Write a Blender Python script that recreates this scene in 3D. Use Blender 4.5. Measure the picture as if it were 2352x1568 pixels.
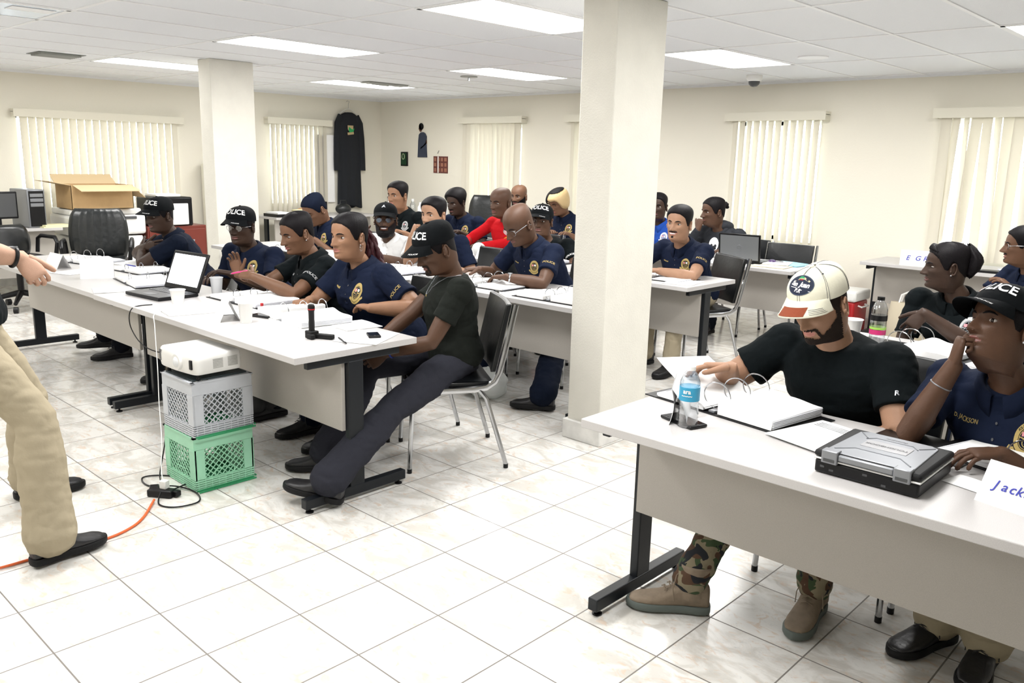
import bpy, bmesh, math, random
import numpy as np
from mathutils import Vector, Matrix, noise
from mathutils.bvhtree import BVHTree
for o in list(bpy.data.objects): bpy.data.objects.remove(o)
SC = bpy.context.scene
COL = SC.collection
PI = math.pi
V = Vector
random.seed(7)

# ---------------- camera, world, exposure ----------------
def make_camera():
    yaw, pitch, roll = 2.3235, -0.2137, 0.0240
    f = V((math.cos(yaw)*math.cos(pitch), math.sin(yaw)*math.cos(pitch), math.sin(pitch)))
    r = V((math.sin(yaw), -math.cos(yaw), 0)); u = r.cross(f)
    r2 = r*math.cos(roll) + u*math.sin(roll); u2 = -r*math.sin(roll) + u*math.cos(roll)
    cd = bpy.data.cameras.new('camera'); cd.sensor_width = 36; cd.lens = 1920.86/2352*36
    cd.clip_start = 0.05
    co = bpy.data.objects.new('camera', cd); COL.objects.link(co)
    m = Matrix((r2, u2, -f)).transposed().to_4x4(); m.translation = V((2.2995, -1.4198, 1.5442))
    co.matrix_world = m
    SC.camera = co
make_camera()
SC.view_settings.view_transform = 'Standard'; SC.view_settings.look = 'None'
SC.view_settings.exposure = 0.74; SC.view_settings.gamma = 1.0; SC.view_settings.use_curve_mapping = False
W = bpy.data.worlds.new('world'); SC.world = W; W.use_nodes = True
W.node_tree.nodes['Background'].inputs[0].default_value = (0.93, 0.97, 1.0, 1)
W.node_tree.nodes['Background'].inputs[1].default_value = 5.5
LIGHT_W = 20.0        # watts of each ceiling troffer
HC = 2.39             # ceiling height

# ---------------- materials ----------------
MATS = {}
def mat(name, col=(0.8,0.8,0.8), rough=0.5, metal=0.0, bump=0.0, bscale=200.0, var=0.0, vscale=40.0, spec=0.5, coat=0.0, emit=0.0, sheen=0.0):
    if name in MATS: return MATS[name]
    m = bpy.data.materials.new(name); m.use_nodes = True; MATS[name] = m
    nt = m.node_tree; b = nt.nodes['Principled BSDF']
    b.inputs['Base Color'].default_value = (*col, 1); b.inputs['Roughness'].default_value = rough
    b.inputs['Metallic'].default_value = metal; b.inputs['Specular IOR Level'].default_value = spec
    b.inputs['Coat Weight'].default_value = coat
    if sheen: b.inputs['Sheen Weight'].default_value = sheen
    if emit: b.inputs['Emission Color'].default_value = (*col, 1); b.inputs['Emission Strength'].default_value = emit
    tc = nt.nodes.new('ShaderNodeTexCoord')
    if var:
        n = nt.nodes.new('ShaderNodeTexNoise'); n.inputs['Scale'].default_value = vscale; n.inputs['Detail'].default_value = 4
        nt.links.new(tc.outputs['Object'], n.inputs['Vector'])
        r = nt.nodes.new('ShaderNodeMapRange'); r.inputs['From Min'].default_value = .3; r.inputs['From Max'].default_value = .7
        r.inputs['To Min'].default_value = 1-var; r.inputs['To Max'].default_value = 1+var
        nt.links.new(n.outputs['Fac'], r.inputs['Value'])
        mx = nt.nodes.new('ShaderNodeVectorMath'); mx.operation = 'SCALE'; mx.inputs[0].default_value = col
        nt.links.new(r.outputs[0], mx.inputs['Scale']); nt.links.new(mx.outputs[0], b.inputs['Base Color'])
    if bump:
        n = nt.nodes.new('ShaderNodeTexNoise'); n.inputs['Scale'].default_value = bscale; n.inputs['Detail'].default_value = 3
        nt.links.new(tc.outputs['Object'], n.inputs['Vector'])
        bp = nt.nodes.new('ShaderNodeBump'); bp.inputs['Strength'].default_value = bump; bp.inputs['Distance'].default_value = 0.004
        nt.links.new(n.outputs['Fac'], bp.inputs['Height']); nt.links.new(bp.outputs[0], b.inputs['Normal'])
    return m

def floor_mat():
    m = bpy.data.materials.new('marble_tile_floor'); m.use_nodes = True; nt = m.node_tree; L = nt.links.new
    b = nt.nodes['Principled BSDF']; tc = nt.nodes.new('ShaderNodeTexCoord')
    def vm(op, a=None, bb=None, s=None):
        n = nt.nodes.new('ShaderNodeVectorMath'); n.operation = op
        for i, q in enumerate((a, bb)):
            if q is None: continue
            if isinstance(q, tuple): n.inputs[i].default_value = q
            else: L(q, n.inputs[i])
        if s is not None: n.inputs['Scale'].default_value = s
        return n.outputs[0]
    def ma(op, a, bb=None, c=None):
        n = nt.nodes.new('ShaderNodeMath'); n.operation = op
        for i, q in enumerate((a, bb, c)):
            if q is None: continue
            if isinstance(q, (int, float)): n.inputs[i].default_value = q
            else: L(q, n.inputs[i])
        return n.outputs[0]
    p = vm('SCALE', tc.outputs['Object'], s=1/0.336)
    cell = vm('FLOOR', p); fr = vm('FRACTION', p)
    wn = nt.nodes.new('ShaderNodeTexWhiteNoise'); L(cell, wn.inputs['Vector'])
    off = vm('SCALE', wn.outputs['Color'], s=9.0)
    q = vm('ADD', vm('MULTIPLY', p, (1.0, 1.7, 1.0)), off)
    def noi(scale, det, dist, vec=q):
        n = nt.nodes.new('ShaderNodeTexNoise'); n.inputs['Scale'].default_value = scale; n.inputs['Detail'].default_value = det
        n.inputs['Distortion'].default_value = dist; n.inputs['Roughness'].default_value = .62; L(vec, n.inputs['Vector']); return n.outputs['Fac']
    def ramp(fac, a, bb):
        n = nt.nodes.new('ShaderNodeMapRange'); n.interpolation_type = 'SMOOTHSTEP'; n.inputs['From Min'].default_value = a; n.inputs['From Max'].default_value = bb
        L(fac, n.inputs['Value']); return n.outputs[0]
    def mix(fac, c1, c2):
        n = nt.nodes.new('ShaderNodeMix'); n.data_type = 'RGBA'
        L(fac, n.inputs[0])
        for i, c in ((6, c1), (7, c2)):
            if isinstance(c, tuple): n.inputs[i].default_value = (*c, 1)
            else: L(c, n.inputs[i])
        return n.outputs[2]
    base = mix(ramp(noi(1.6, 6, .8), .42, .62), (.74, .73, .70), (.57, .55, .51))
    peach = ramp(noi(3.6, 8, 1.9, vm('ADD', q, (7.3, 1.1, 2.0))), .53, .68)
    c = mix(ma('MULTIPLY', peach, .55), base, (.62, .45, .32))
    blue = ramp(noi(5.2, 8, 2.4, vm('ADD', q, (1.7, 8.1, 4.0))), .58, .76)
    c = mix(ma('MULTIPLY', blue, .6), c, (.42, .45, .47))
    sx = nt.nodes.new('ShaderNodeSeparateXYZ'); L(fr, sx.inputs[0])
    def edge(o): return ma('MINIMUM', o, ma('SUBTRACT', 1.0, o))
    e = ma('MINIMUM', edge(sx.outputs[0]), edge(sx.outputs[1]))
    g = ma('LESS_THAN', e, 0.0078)
    c = mix(g, c, (.17, .155, .14))
    L(c, b.inputs['Base Color'])
    L(ma('ADD', ma('MULTIPLY', g, .5), ma('ADD', .10, ma('MULTIPLY', noi(2.2, 3, 0), .10))), b.inputs['Roughness'])
    b.inputs['Specular IOR Level'].default_value = .55
    bp = nt.nodes.new('ShaderNodeBump'); bp.inputs['Strength'].default_value = .25; bp.inputs['Distance'].default_value = .002
    L(ma('SUBTRACT', 1.0, g), bp.inputs['Height']); L(bp.outputs[0], b.inputs['Normal'])
    return m
def translucent(name, col, fac=.5):
    m = bpy.data.materials.new(name); m.use_nodes = True; nt = m.node_tree; nt.nodes.clear()
    o = nt.nodes.new('ShaderNodeOutputMaterial'); d = nt.nodes.new('ShaderNodeBsdfDiffuse'); t = nt.nodes.new('ShaderNodeBsdfTranslucent'); x = nt.nodes.new('ShaderNodeMixShader')
    d.inputs[0].default_value = (*col, 1); t.inputs[0].default_value = (*col, 1); x.inputs[0].default_value = fac
    nt.links.new(d.outputs[0], x.inputs[1]); nt.links.new(t.outputs[0], x.inputs[2]); nt.links.new(x.outputs[0], o.inputs[0]); return m
def clear(name, col=(1,1,1), gloss=.1, rough=.03):
    m = bpy.data.materials.new(name); m.use_nodes = True; nt = m.node_tree; nt.nodes.clear()
    o = nt.nodes.new('ShaderNodeOutputMaterial'); t = nt.nodes.new('ShaderNodeBsdfTransparent'); g = nt.nodes.new('ShaderNodeBsdfGlossy'); x = nt.nodes.new('ShaderNodeMixShader')
    lw = nt.nodes.new('ShaderNodeLayerWeight'); lw.inputs[0].default_value = .35
    mr = nt.nodes.new('ShaderNodeMapRange'); mr.inputs['To Min'].default_value = gloss; mr.inputs['To Max'].default_value = .75
    nt.links.new(lw.outputs['Facing'], mr.inputs['Value']); nt.links.new(mr.outputs[0], x.inputs[0])
    t.inputs[0].default_value = (*col, 1); g.inputs['Roughness'].default_value = rough
    nt.links.new(t.outputs[0], x.inputs[1]); nt.links.new(g.outputs[0], x.inputs[2]); nt.links.new(x.outputs[0], o.inputs[0]); return m

M_WALL = mat('cream_wall_paint', (.80,.765,.665), .75, bump=.25, bscale=90)
M_COLUMN = mat('cream_column_paint', (.74,.72,.65), .7, bump=.6, bscale=120, var=.03, vscale=7)
M_BASE = mat('white_baseboard_tile', (.80,.79,.76), .3, var=.12, vscale=12)
M_CEIL = mat('acoustic_ceiling_tile', (.82,.84,.87), .9, bump=.8, bscale=160)
M_TBAR = mat('white_ceiling_grid', (.85,.86,.87), .5)
M_FLOOR = floor_mat()
M_TOP = mat('grey_laminate', (.50,.485,.48), .33, var=.10, vscale=500)
M_EDGE = mat('grey_laminate_panel', (.40,.375,.34), .5, var=.06, vscale=400)
M_BLACKMETAL = mat('black_powdercoat', (.005,.007,.010), .4, spec=.35)
M_CHROME = mat('chrome', (.50,.51,.53), .16, 1.0)
M_VINYL = mat('black_vinyl', (.005,.006,.007), .30, bump=.35, bscale=18)
M_LEATHER = mat('black_leather', (.008,.010,.011), .34, bump=.5, bscale=30)
M_PAPER = mat('white_paper', (.88,.88,.88), .8, var=.01, vscale=30)
M_PAGES = mat('paper_edges', (.78,.80,.86), .8)
M_INK = mat('black_ink', (.02,.02,.03), .6)
M_BINK = mat('blue_ink', (.02,.03,.35), .6)
M_BLACKPL = mat('black_plastic', (.004,.004,.005), .38, spec=.3)
M_RUBBER = mat('black_rubber', (.006,.006,.007), .6, spec=.25)
M_SILVER = mat('silver_case', (.25,.26,.28), .38, .6)
M_DARKGREY = mat('dark_grey_plastic', (.06,.062,.066), .4)
M_WHITEPL = mat('white_plastic', (.82,.82,.80), .3)
M_BLIND = translucent('cream_blind_slats', (.80,.76,.66), .24)
M_VAL = mat('cream_valance', (.76,.73,.62), .5)
M_CARD = mat('cardboard', (.47,.31,.15), .8, var=.04, vscale=20)
M_WOOD = mat('red_brown_wood', (.16,.03,.02), .35)
M_RED = mat('red_plastic', (.42,.01,.015), .4)
M_GLASS = clear('window_glass', (.95,.98,1), .06)
M_PET = clear('clear_plastic', (.93,.95,.97), .16, .06)
M_CUP = translucent('frosted_cup_plastic', (.85,.86,.87), .5)

# ---------------- mesh builder ----------------
class MB:
    def __init__(s): s.v = []; s.f = []; s.mi = []; s.cur = 0
    def add(s, vs, fs, mi=None):
        k = len(s.v); s.v += [V(p) for p in vs]; s.f += [[i+k for i in f] for f in fs]; s.mi += [s.cur if mi is None else mi]*len(fs); return s
    def box(s, c, size, rot=None, mi=None):
        c = V(c); hx, hy, hz = [q/2 for q in size]
        vs = [V((x*hx, y*hy, z*hz)) for z in (-1,1) for y in (-1,1) for x in (-1,1)]
        if rot is not None: vs = [rot @ p for p in vs]
        return s.add([c+p for p in vs], [(0,2,3,1),(4,5,7,6),(0,1,5,4),(2,6,7,3),(0,4,6,2),(1,3,7,5)], mi)
    def bx(s, x0, x1, y0, y1, z0, z1, mi=None): return s.box(((x0+x1)/2,(y0+y1)/2,(z0+z1)/2), (x1-x0,y1-y0,z1-z0), None, mi)
    def loft(s, rings, cap=True, closed=False, mi=None):
        n = len(rings[0]); vs = [p for r in rings for p in r]; fs = []
        m = len(rings)
        for i in range(m if closed else m-1):
            a, b = i*n, ((i+1) % m)*n
            for j in range(n): fs.append((a+j, a+(j+1) % n, b+(j+1) % n, b+j))
        if cap and not closed: fs.append(tuple(range(n-1, -1, -1))); fs.append(tuple((m-1)*n+j for j in range(n)))
        return s.add(vs, fs, mi)
    def tube(s, pts, r, n=8, closed=False, flat=None, up=None, mi=None):
        pts = [V(p) for p in pts]; m = len(pts); rs = r if isinstance(r, (list, tuple)) else [r]*m
        rings = []; prev = None
        for i, p in enumerate(pts):
            if closed: t = pts[(i+1) % m]-pts[i-1]
            else: t = pts[min(i+1, m-1)]-pts[max(i-1, 0)]
            t.normalize()
            if prev is None:
                a = V(up) if up else (V((0,0,1)) if abs(t.z) < .9 else V((1,0,0)))
            else: a = prev
            a = (a - t*a.dot(t)).normalized(); b = t.cross(a); prev = a
            fx = flat if flat else (1, 1)
            rings.append([p+(a*math.cos(q)*fx[0]+b*math.sin(q)*fx[1])*rs[i] for q in [2*PI*k/n for k in range(n)]])
        return s.loft(rings, True, closed, mi)
    def lathe(s, prof, n=20, c=(0,0,0), axis=None, mi=None):
        c = V(c); R = axis.to_track_quat('Z','Y').to_matrix() if axis else Matrix.Identity(3)
        rings = [[c+R@V((r*math.cos(2*PI*k/n), r*math.sin(2*PI*k/n), z)) for k in range(n)] for r, z in prof]
        return s.loft(rings, True, False, mi)
    def cyl(s, c, r, h, n=16, axis=None, mi=None): return s.lathe([(r,-h/2),(r,h/2)], n, c, axis, mi)
    def ell(s, c, r, n=12, rot=None, mi=None):
        c = V(c); r = r if isinstance(r, (tuple, list)) else (r, r, r); rings = []
        for i in range(1, n):
            a = -PI/2+PI*i/n
            ring = [V((r[0]*math.cos(a)*math.cos(b), r[1]*math.cos(a)*math.sin(b), r[2]*math.sin(a))) for b in [2*PI*k/(2*n) for k in range(2*n)]]
            rings.append([c+(rot@p if rot else p) for p in ring])
        k = 2*n; vs = [p for q in rings for p in q]; lo = len(vs)
        z0, z1 = V((0,0,-r[2])), V((0,0,r[2]))
        vs += [c+(rot@z0 if rot else z0), c+(rot@z1 if rot else z1)]
        fs = [(i*k+j, i*k+(j+1) % k, (i+1)*k+(j+1) % k, (i+1)*k+j) for i in range(n-2) for j in range(k)]
        fs += [(lo, (j+1) % k, j) for j in range(k)] + [(lo+1, (n-2)*k+j, (n-2)*k+(j+1) % k) for j in range(k)]
        return s.add(vs, fs, mi)
    def grid(s, fn, nu, nv, cu=False, mi=None, keep=None):
        vs = [fn(i/(nu-(0 if cu else 1)), j/(nv-1)) for j in range(nv) for i in range(nu)]
        fs = []
        for j in range(nv-1):
            for i in range(nu if cu else nu-1):
                if keep and not keep((i+.5)/nu, (j+.5)/nv): continue
                fs.append((j*nu+i, j*nu+(i+1) % nu, (j+1)*nu+(i+1) % nu, (j+1)*nu+i))
        return s.add(vs, fs, mi)
    def prism(s, poly, h, T=None, mi=None):
        n = len(poly); vs = [V((x, y, z)) for z in (0, h) for x, y in poly]
        if T is not None: vs = [T @ p for p in vs]
        return s.add(vs, [tuple(range(n-1,-1,-1)), tuple(range(n, 2*n))]+[(i,(i+1) % n, n+(i+1) % n, n+i) for i in range(n)], mi)
    def xf(s, T, k0=0):
        for i in range(k0, len(s.v)): s.v[i] = T @ s.v[i]
        return s
    def mesh(s, name, mats, smooth=True, ang=40):
        me = bpy.data.meshes.new(name); me.from_pydata([tuple(p) for p in s.v], [], s.f)
        for m in (mats if isinstance(mats, (list, tuple)) else [mats]): me.materials.append(m)
        me.polygons.foreach_set('material_index', s.mi)
        bm = bmesh.new(); bm.from_mesh(me); bmesh.ops.recalc_face_normals(bm, faces=bm.faces); bm.to_mesh(me); bm.free()
        if smooth:
            me.polygons.foreach_set('use_smooth', [True]*len(me.polygons))
            if ang < 180: me.set_sharp_from_angle(angle=math.radians(ang))
        me.update(); return me
    def build(s, name, mats, parent=None, smooth=True, ang=40, bev=0, solid=0, label=None):
        o = bpy.data.objects.new(name, s.mesh(name, mats, smooth, ang)); COL.objects.link(o)
        if parent: o.parent = parent
        if solid: md = o.modifiers.new('solid', 'SOLIDIFY'); md.thickness = solid; md.offset = 0
        if bev:
            md = o.modifiers.new('bevel', 'BEVEL'); md.width = bev; md.segments = 2; md.limit_method = 'ANGLE'; md.angle_limit = math.radians(45)
        if label: o['label'] = label
        return o
def tag(o, label, cat, group=None, kind=None):
    if label: o['label'] = label
    if cat: o['category'] = cat
    if group: o['group'] = group
    if kind: o['kind'] = kind
    return o
def thing(name, label, cat, loc=(0,0,0), rz=0, group=None):
    o = bpy.data.objects.new(name, None); COL.objects.link(o); o.empty_display_size = .1
    o.location = loc; o.rotation_euler = (0,0,rz); return tag(o, label, cat, group)
def solo(mb, name, m, label, cat, loc=(0,0,0), rz=0, group=None, **k):
    o = mb.build(name, m, **k); o.location = loc; o.rotation_euler = (0,0,rz); return tag(o, label, cat, group)
def dup(root, loc, rz=0, label=None, group=None):
    r = root.copy(); COL.objects.link(r); r.location = loc; r.rotation_euler = (0,0,rz)
    if label: r['label'] = label
    if group: r['group'] = group
    def rec(a, b):
        for ch in list(a.children):
            c = ch.copy(); COL.objects.link(c); c.parent = b; rec(ch, c)
    rec(root, r); return r
def struct(mb, name, m, **k):
    o = mb.build(name, m, smooth=False, **k); o['kind'] = 'structure'; return o
def RZ(a): return Matrix.Rotation(a, 3, 'Z')
TXT = {}
def text_mesh(s, size=1.0, bold=0.0, shear=0.0, align='CENTER'):
    key = (s, bold, shear, align)
    if key not in TXT:
        c = bpy.data.curves.new('t', 'FONT'); c.body = s; c.align_x = align; c.align_y = 'CENTER'; c.offset = bold; c.shear = shear; c.resolution_u = 4
        o = bpy.data.objects.new('t', c); COL.objects.link(o); dg = bpy.context.evaluated_depsgraph_get(); dg.update()
        me = bpy.data.meshes.new_from_object(o.evaluated_get(dg)); 
        TXT[key] = ([tuple(v.co) for v in me.vertices], [tuple(p.vertices) for p in me.polygons])
        bpy.data.objects.remove(o); bpy.data.meshes.remove(me); bpy.data.curves.remove(c)
    vs, fs = TXT[key]
    return [(x*size, y*size) for x, y, z in vs], fs
def flat_text(mb, s, T, size, bold=0.0, shear=0.0, align='CENTER', mi=None):
    vs, fs = text_mesh(s, size, bold, shear, align); mb.add([T @ V((x, y, 0)) for x, y in vs], fs, mi); return mb
def frame(o, x, y):
    x = V(x).normalized(); y = V(y); z = x.cross(y).normalized(); y = z.cross(x)
    m = Matrix((x, y, z)).transposed().to_4x4(); m.translation = V(o); return m

# ---------------- room shell ----------------
X0, X1, Y0, Y1 = -8.45, 5.2, -4.2, 6.95
struct(MB().bx(X0-.2, X1+.2, Y0-.2, Y1+.2, -.1, 0), 'floor', M_FLOOR)
struct(MB().bx(X0-.2, X1+.2, Y0-.2, Y1+.2, HC, HC+.1), 'ceiling', M_CEIL)
def wall_x(name, y, out, ops):
    mb = MB(); x = X0-.2; ya, yb = sorted((y, y+out))
    for a, b, z0, z1 in sorted(ops):
        mb.bx(x, a, ya, yb, 0, HC); mb.bx(a, b, ya, yb, 0, z0); mb.bx(a, b, ya, yb, z1, HC); x = b
    mb.bx(x, X1+.2, ya, yb, 0, HC); struct(mb, name, M_WALL)
def wall_y(name, x, out, ops):
    mb = MB(); y = Y0; xa, xb = sorted((x, x+out))
    for a, b, z0, z1 in sorted(ops):
        mb.bx(xa, xb, y, a, 0, HC); mb.bx(xa, xb, a, b, 0, z0); mb.bx(xa, xb, a, b, z1, HC); y = b
    mb.bx(xa, xb, y, Y1, 0, HC); struct(mb, name, M_WALL)
BW = [(-6.38,-5.45,.78,2.0), (-4.52,-3.6,.78,2.0), (-2.30,-1.38,.78,2.0), (-.20,1.30,.78,2.0)]
LW = [(1.8,3.62,.86,1.92), (5.0,5.85,.86,1.95)]
wall_x('wall_back', Y1, .2, BW); wall_x('wall_front', Y0, -.2, [])
wall_y('wall_left', X0, -.2, LW); wall_y('wall_right', X1, .2, [])
struct(MB().bx(X0, X1, Y1-.014, Y1, 0, .10), 'baseboard_back', M_BASE)
struct(MB().bx(X0, X0+.014, Y0, Y1, 0, .10), 'baseboard_left', M_BASE)
struct(MB().bx(X1-.014, X1, Y0, Y1, 0, .10), 'baseboard_right', M_BASE)
struct(MB().bx(X0, X1, Y0, Y0+.014, 0, .10), 'baseboard_front', M_BASE)
g = MB()
for i in range(-7, 18): 
    x = -4.708+.6096*i
    if X0 < x < X1: g.bx(x-.012, x+.012, Y0, Y1, HC-.006, HC+.002)
for j in range(-5, 7):
    y = .698+1.2192*j
    if Y0 < y < Y1: g.bx(X0, X1, y-.012, y+.012, HC-.005, HC+.002)
g.bx(X0, X1, Y1-.02, Y1, HC-.02, HC+.001); g.bx(X0, X0+.02, Y0, Y1, HC-.02, HC+.001)
struct(g, 'trim_1', M_TBAR)
n = 0
for a, b, z0, z1 in BW:
    n += 1; f = MB(); y = Y1+.10
    f.bx(a, b, y, y+.05, z0, z0+.04); f.bx(a, b, y, y+.05, z1-.04, z1); f.bx(a, a+.04, y, y+.05, z0, z1); f.bx(b-.04, b, y, y+.05, z0, z1); f.bx((a+b)/2-.015, (a+b)/2+.015, y, y+.05, z0, z1)
    w = struct(f, 'window_%d' % n, M_TBAR); MB().bx(a, b, y+.02, y+.026, z0, z1).build('pane', M_GLASS, w, smooth=False)
for a, b, z0, z1 in LW:
    n += 1; f = MB(); x = X0-.15
    f.bx(x, x+.05, a, b, z0, z0+.04); f.bx(x, x+.05, a, b, z1-.04, z1); f.bx(x, x+.05, a, a+.04, z0, z1); f.bx(x, x+.05, b-.04, b, z0, z1); f.bx(x, x+.05, (a+b)/2-.015, (a+b)/2+.015, z0, z1)
    w = struct(f, 'window_%d' % n, M_TBAR); MB().bx(x+.02, x+.026, a, b, z0, z1).build('pane', M_GLASS, w, smooth=False)

def blind(w, ztop, zbot, n, open_, label, loc, rz, wav=0):
    # local: room side is -y, wall plane y = 0
    t = thing('vertical_blind', label, 'blind', loc, rz)
    v = MB(); v.bx(-w/2, w/2, -.115, -.105, ztop, ztop+.085); v.bx(-w/2, -w/2+.01, -.105, 0, ztop, ztop+.085); v.bx(w/2-.01, w/2, -.105, 0, ztop, ztop+.085); v.bx(-w/2, w/2, -.105, -.02, ztop+.05, ztop+.055)
    v.build('valance', M_VAL, t, smooth=False)
    s = MB(); rnd = random.Random(n*7+int(w*100)); ww = w-.13
    for i in range(n):
        cx = -ww/2+ww*(i+.5)/n; k = open_[i % len(open_)]; a = k+rnd.uniform(-.05, .05); sw = .089/2
        d = V((math.cos(a), math.sin(a), 0))*sw; nrm = V((-math.sin(a), math.cos(a), 0)); sway = rnd.uniform(-1, 1)*wav
        rings = []
        for z in (ztop+.04, (ztop+zbot)/2, zbot):
            c = V((cx+sway*(ztop-z), -.062, z)); row = []
            for q in range(5): u = q/2-1; row.append(c+d*u+nrm*(.006*(1-u*u)))
            for q in range(4, -1, -1): u = q/2-1; row.append(c+d*u+nrm*(.006*(1-u*u)-.001))
            rings.append(row)
        s.loft(rings)
    s.build('slats', M_BLIND, t, ang=60); return t
blind(1.96, 1.89, .74, 21, [.25,.2,.3], 'wide cream vertical blind over the window above the cardboard box', (X0, 2.73, 0), PI/2)
blind(1.06, 1.96, .72, 12, [.35,.3,.4], 'cream vertical blind between the left column and the hanging black gown', (X0, 5.44, 0), PI/2)
blind(1.22, 2.02, .72, 13, [.15,.2,.75,.7,.2], 'pulled-back cream vertical blind right of the small wall map', (-5.97, Y1, 0), 0, .06)
blind(1.14, 2.02, .72, 12, [-.4,-.35], 'cream vertical blind mostly hidden behind the big front column', (-4.07, Y1, 0), 0)
blind(1.10, 2.0, .70, 12, [-.48,-.42,-.52,-.40,-.5], 'cream vertical blind with bright slits above the empty black chair', (-1.85, Y1, 0), 0)
blind(1.72, 2.0, .75, 19, [.1,-.55,-.8,.2,-.3,-.7,.15], 'rightmost cream vertical blind with bright uneven gaps', (.55, Y1, 0), 0, .05)

# columns
def column(x1, y0, w, d, name, base=.11):
    t = thing(name, None, None, (x1-w/2, y0+d/2, 0)); t['kind'] = 'structure'
    MB().bx(-w/2, w/2, -d/2, d/2, 0, HC-.001).build('shaft', M_COLUMN, t, bev=.006)
    MB().bx(-w/2-.02, w/2+.02, -d/2-.02, d/2+.02, 0, base).build('plinth', M_BASE, t, bev=.004)
column(-.372, 2.152, .225, .44, 'trim_2')
column(-5.24, 2.49, .23, .44, 'trim_3')

# ---------------- ceiling fixtures ----------------
M_DIFF = mat('lit_diffuser', (1,.99,.97), .5, emit=5.0)
M_DIFF_OFF = mat('unlit_diffuser', (.55,.62,.72), .25)
def troffer(a, b, lit, label):
    cx = -4.708+.6096*(a+.5); cy = .698+1.2192*(b+.5)
    t = thing('ceiling_light', label, 'ceiling light', (cx, cy, HC), 0, None)
    f = MB(); w, l = .595, 1.205
    f.bx(-w/2, w/2, -l/2, -l/2+.025, -.008, .0); f.bx(-w/2, w/2, l/2-.025, l/2, -.008, 0); f.bx(-w/2, -w/2+.025, -l/2, l/2, -.008, 0); f.bx(w/2-.025, w/2, -l/2, l/2, -.008, 0)
    f.build('frame', M_TBAR, t, smooth=False)
    MB().bx(-w/2+.02, w/2-.02, -l/2+.02, l/2-.02, -.005, -.001).build('diffuser', M_DIFF if lit else M_DIFF_OFF, t, smooth=False)
    if lit:
        ld = bpy.data.lights.new('lamp', 'AREA'); ld.shape = 'RECTANGLE'; ld.size = .56; ld.size_y = 1.16; ld.energy = LIGHT_W; ld.color = (1, .985, .96)
        lo = bpy.data.objects.new('lamp', ld); COL.objects.link(lo); lo.parent = t; lo.location = (0,0,-.012)
    else:
        MB().bx(.05, .2, .3, .55, -.009, -.006).build('access_flap', M_TBAR, t, smooth=False)
    return t
for a, b, lit, lb in [(1,1,1,'lit ceiling panel nearest above the left column'), (5,1,1,'large bright ceiling panel at the top edge beside the front column'), (1,3,1,'lit ceiling panel in the middle, above the wall pictures'), (5,3,1,'glaring ceiling panel just right of the front column'),
    (-3,1,1,'lit ceiling panel on the far left above the wide blind'), (-3,3,1,'farthest lit ceiling panel above the blind beside the gown'), (1,-1,0,'unlit blue-grey ceiling panel in the top left corner'), (5,-1,1,'lit ceiling panel outside the top of the picture'),
    (9,-1,1,'lit ceiling panel above the camera'), (9,1,1,'lit ceiling panel outside on the right'), (9,3,1,'lit ceiling panel over the far right tables'), (-3,-1,1,'lit ceiling panel outside on the left'), (1,-3,1,'lit ceiling panel behind on the left'), (5,-3,1,'lit ceiling panel behind the camera')]:
    troffer(a, b, lit, lb)
M_VENT = mat('grey_vent', (.35,.36,.34), .5)
v = thing('ceiling_vent', 'square grey air vent at the far lights', 'vent', (-6.07, 5.0, HC)); f = MB()
for s in (.28,.2,.12): f.tube([(-s,-s,-.01),(s,-s,-.01),(s,s,-.01),(-s,s,-.01)], .012, 4, closed=True)
f.build('louvre', M_VENT, v, smooth=False); MB().bx(-.3,.3,-.3,.3,-.004,-.001).build('plate', M_VENT, v, smooth=False)
v = thing('ceiling_vent', 'oblong grey air vent over the wide blind at left', 'vent', (-6.28, 1.54, HC)); f = MB()
for i in range(6): f.bx(-.14+.05*i, -.12+.05*i, -.17, .17, -.02, -.003)
f.build('louvre', M_VENT, v, smooth=False); MB().bx(-.17,.17,-.2,.2,-.004,-.001).build('plate', mat('dark_vent',(.12,.13,.12),.6), v, smooth=False)
v = thing('ceiling_speaker', 'round grey speaker grille flush in the right ceiling', 'speaker', (-.73, 5.19, HC)); MB().cyl((0,0,-.006), .10, .01, 28).build('grille', mat('speaker_grille',(.5,.5,.5),.6,bump=1,bscale=300), v); MB().lathe([(.10,-.012),(.115,-.010),(.118,0)],28).build('rim', M_TBAR, v)
v = thing('sprinkler_head', 'small sprinkler under the middle lit ceiling panel', 'sprinkler', (-4.34, 4.91, HC)); MB().cyl((0,0,-.005), .09, .01, 24).build('escutcheon', M_VENT, v); MB().lathe([(.012,-.045),(.012,-.01),(.02,-.005)],12).build('nozzle', M_CHROME, v)
v = thing('dome_camera', 'white and grey dome camera under the ceiling near the back wall', 'camera', (-1.76, 6.21, HC)); MB().lathe([(.075,0),(.075,-.04),(.06,-.06)],24).build('housing', M_WHITEPL, v); MB().lathe([(.055,-.058),(.05,-.085),(.03,-.105),(.002,-.112)],24).build('dome', M_DARKGREY, v)
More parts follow.
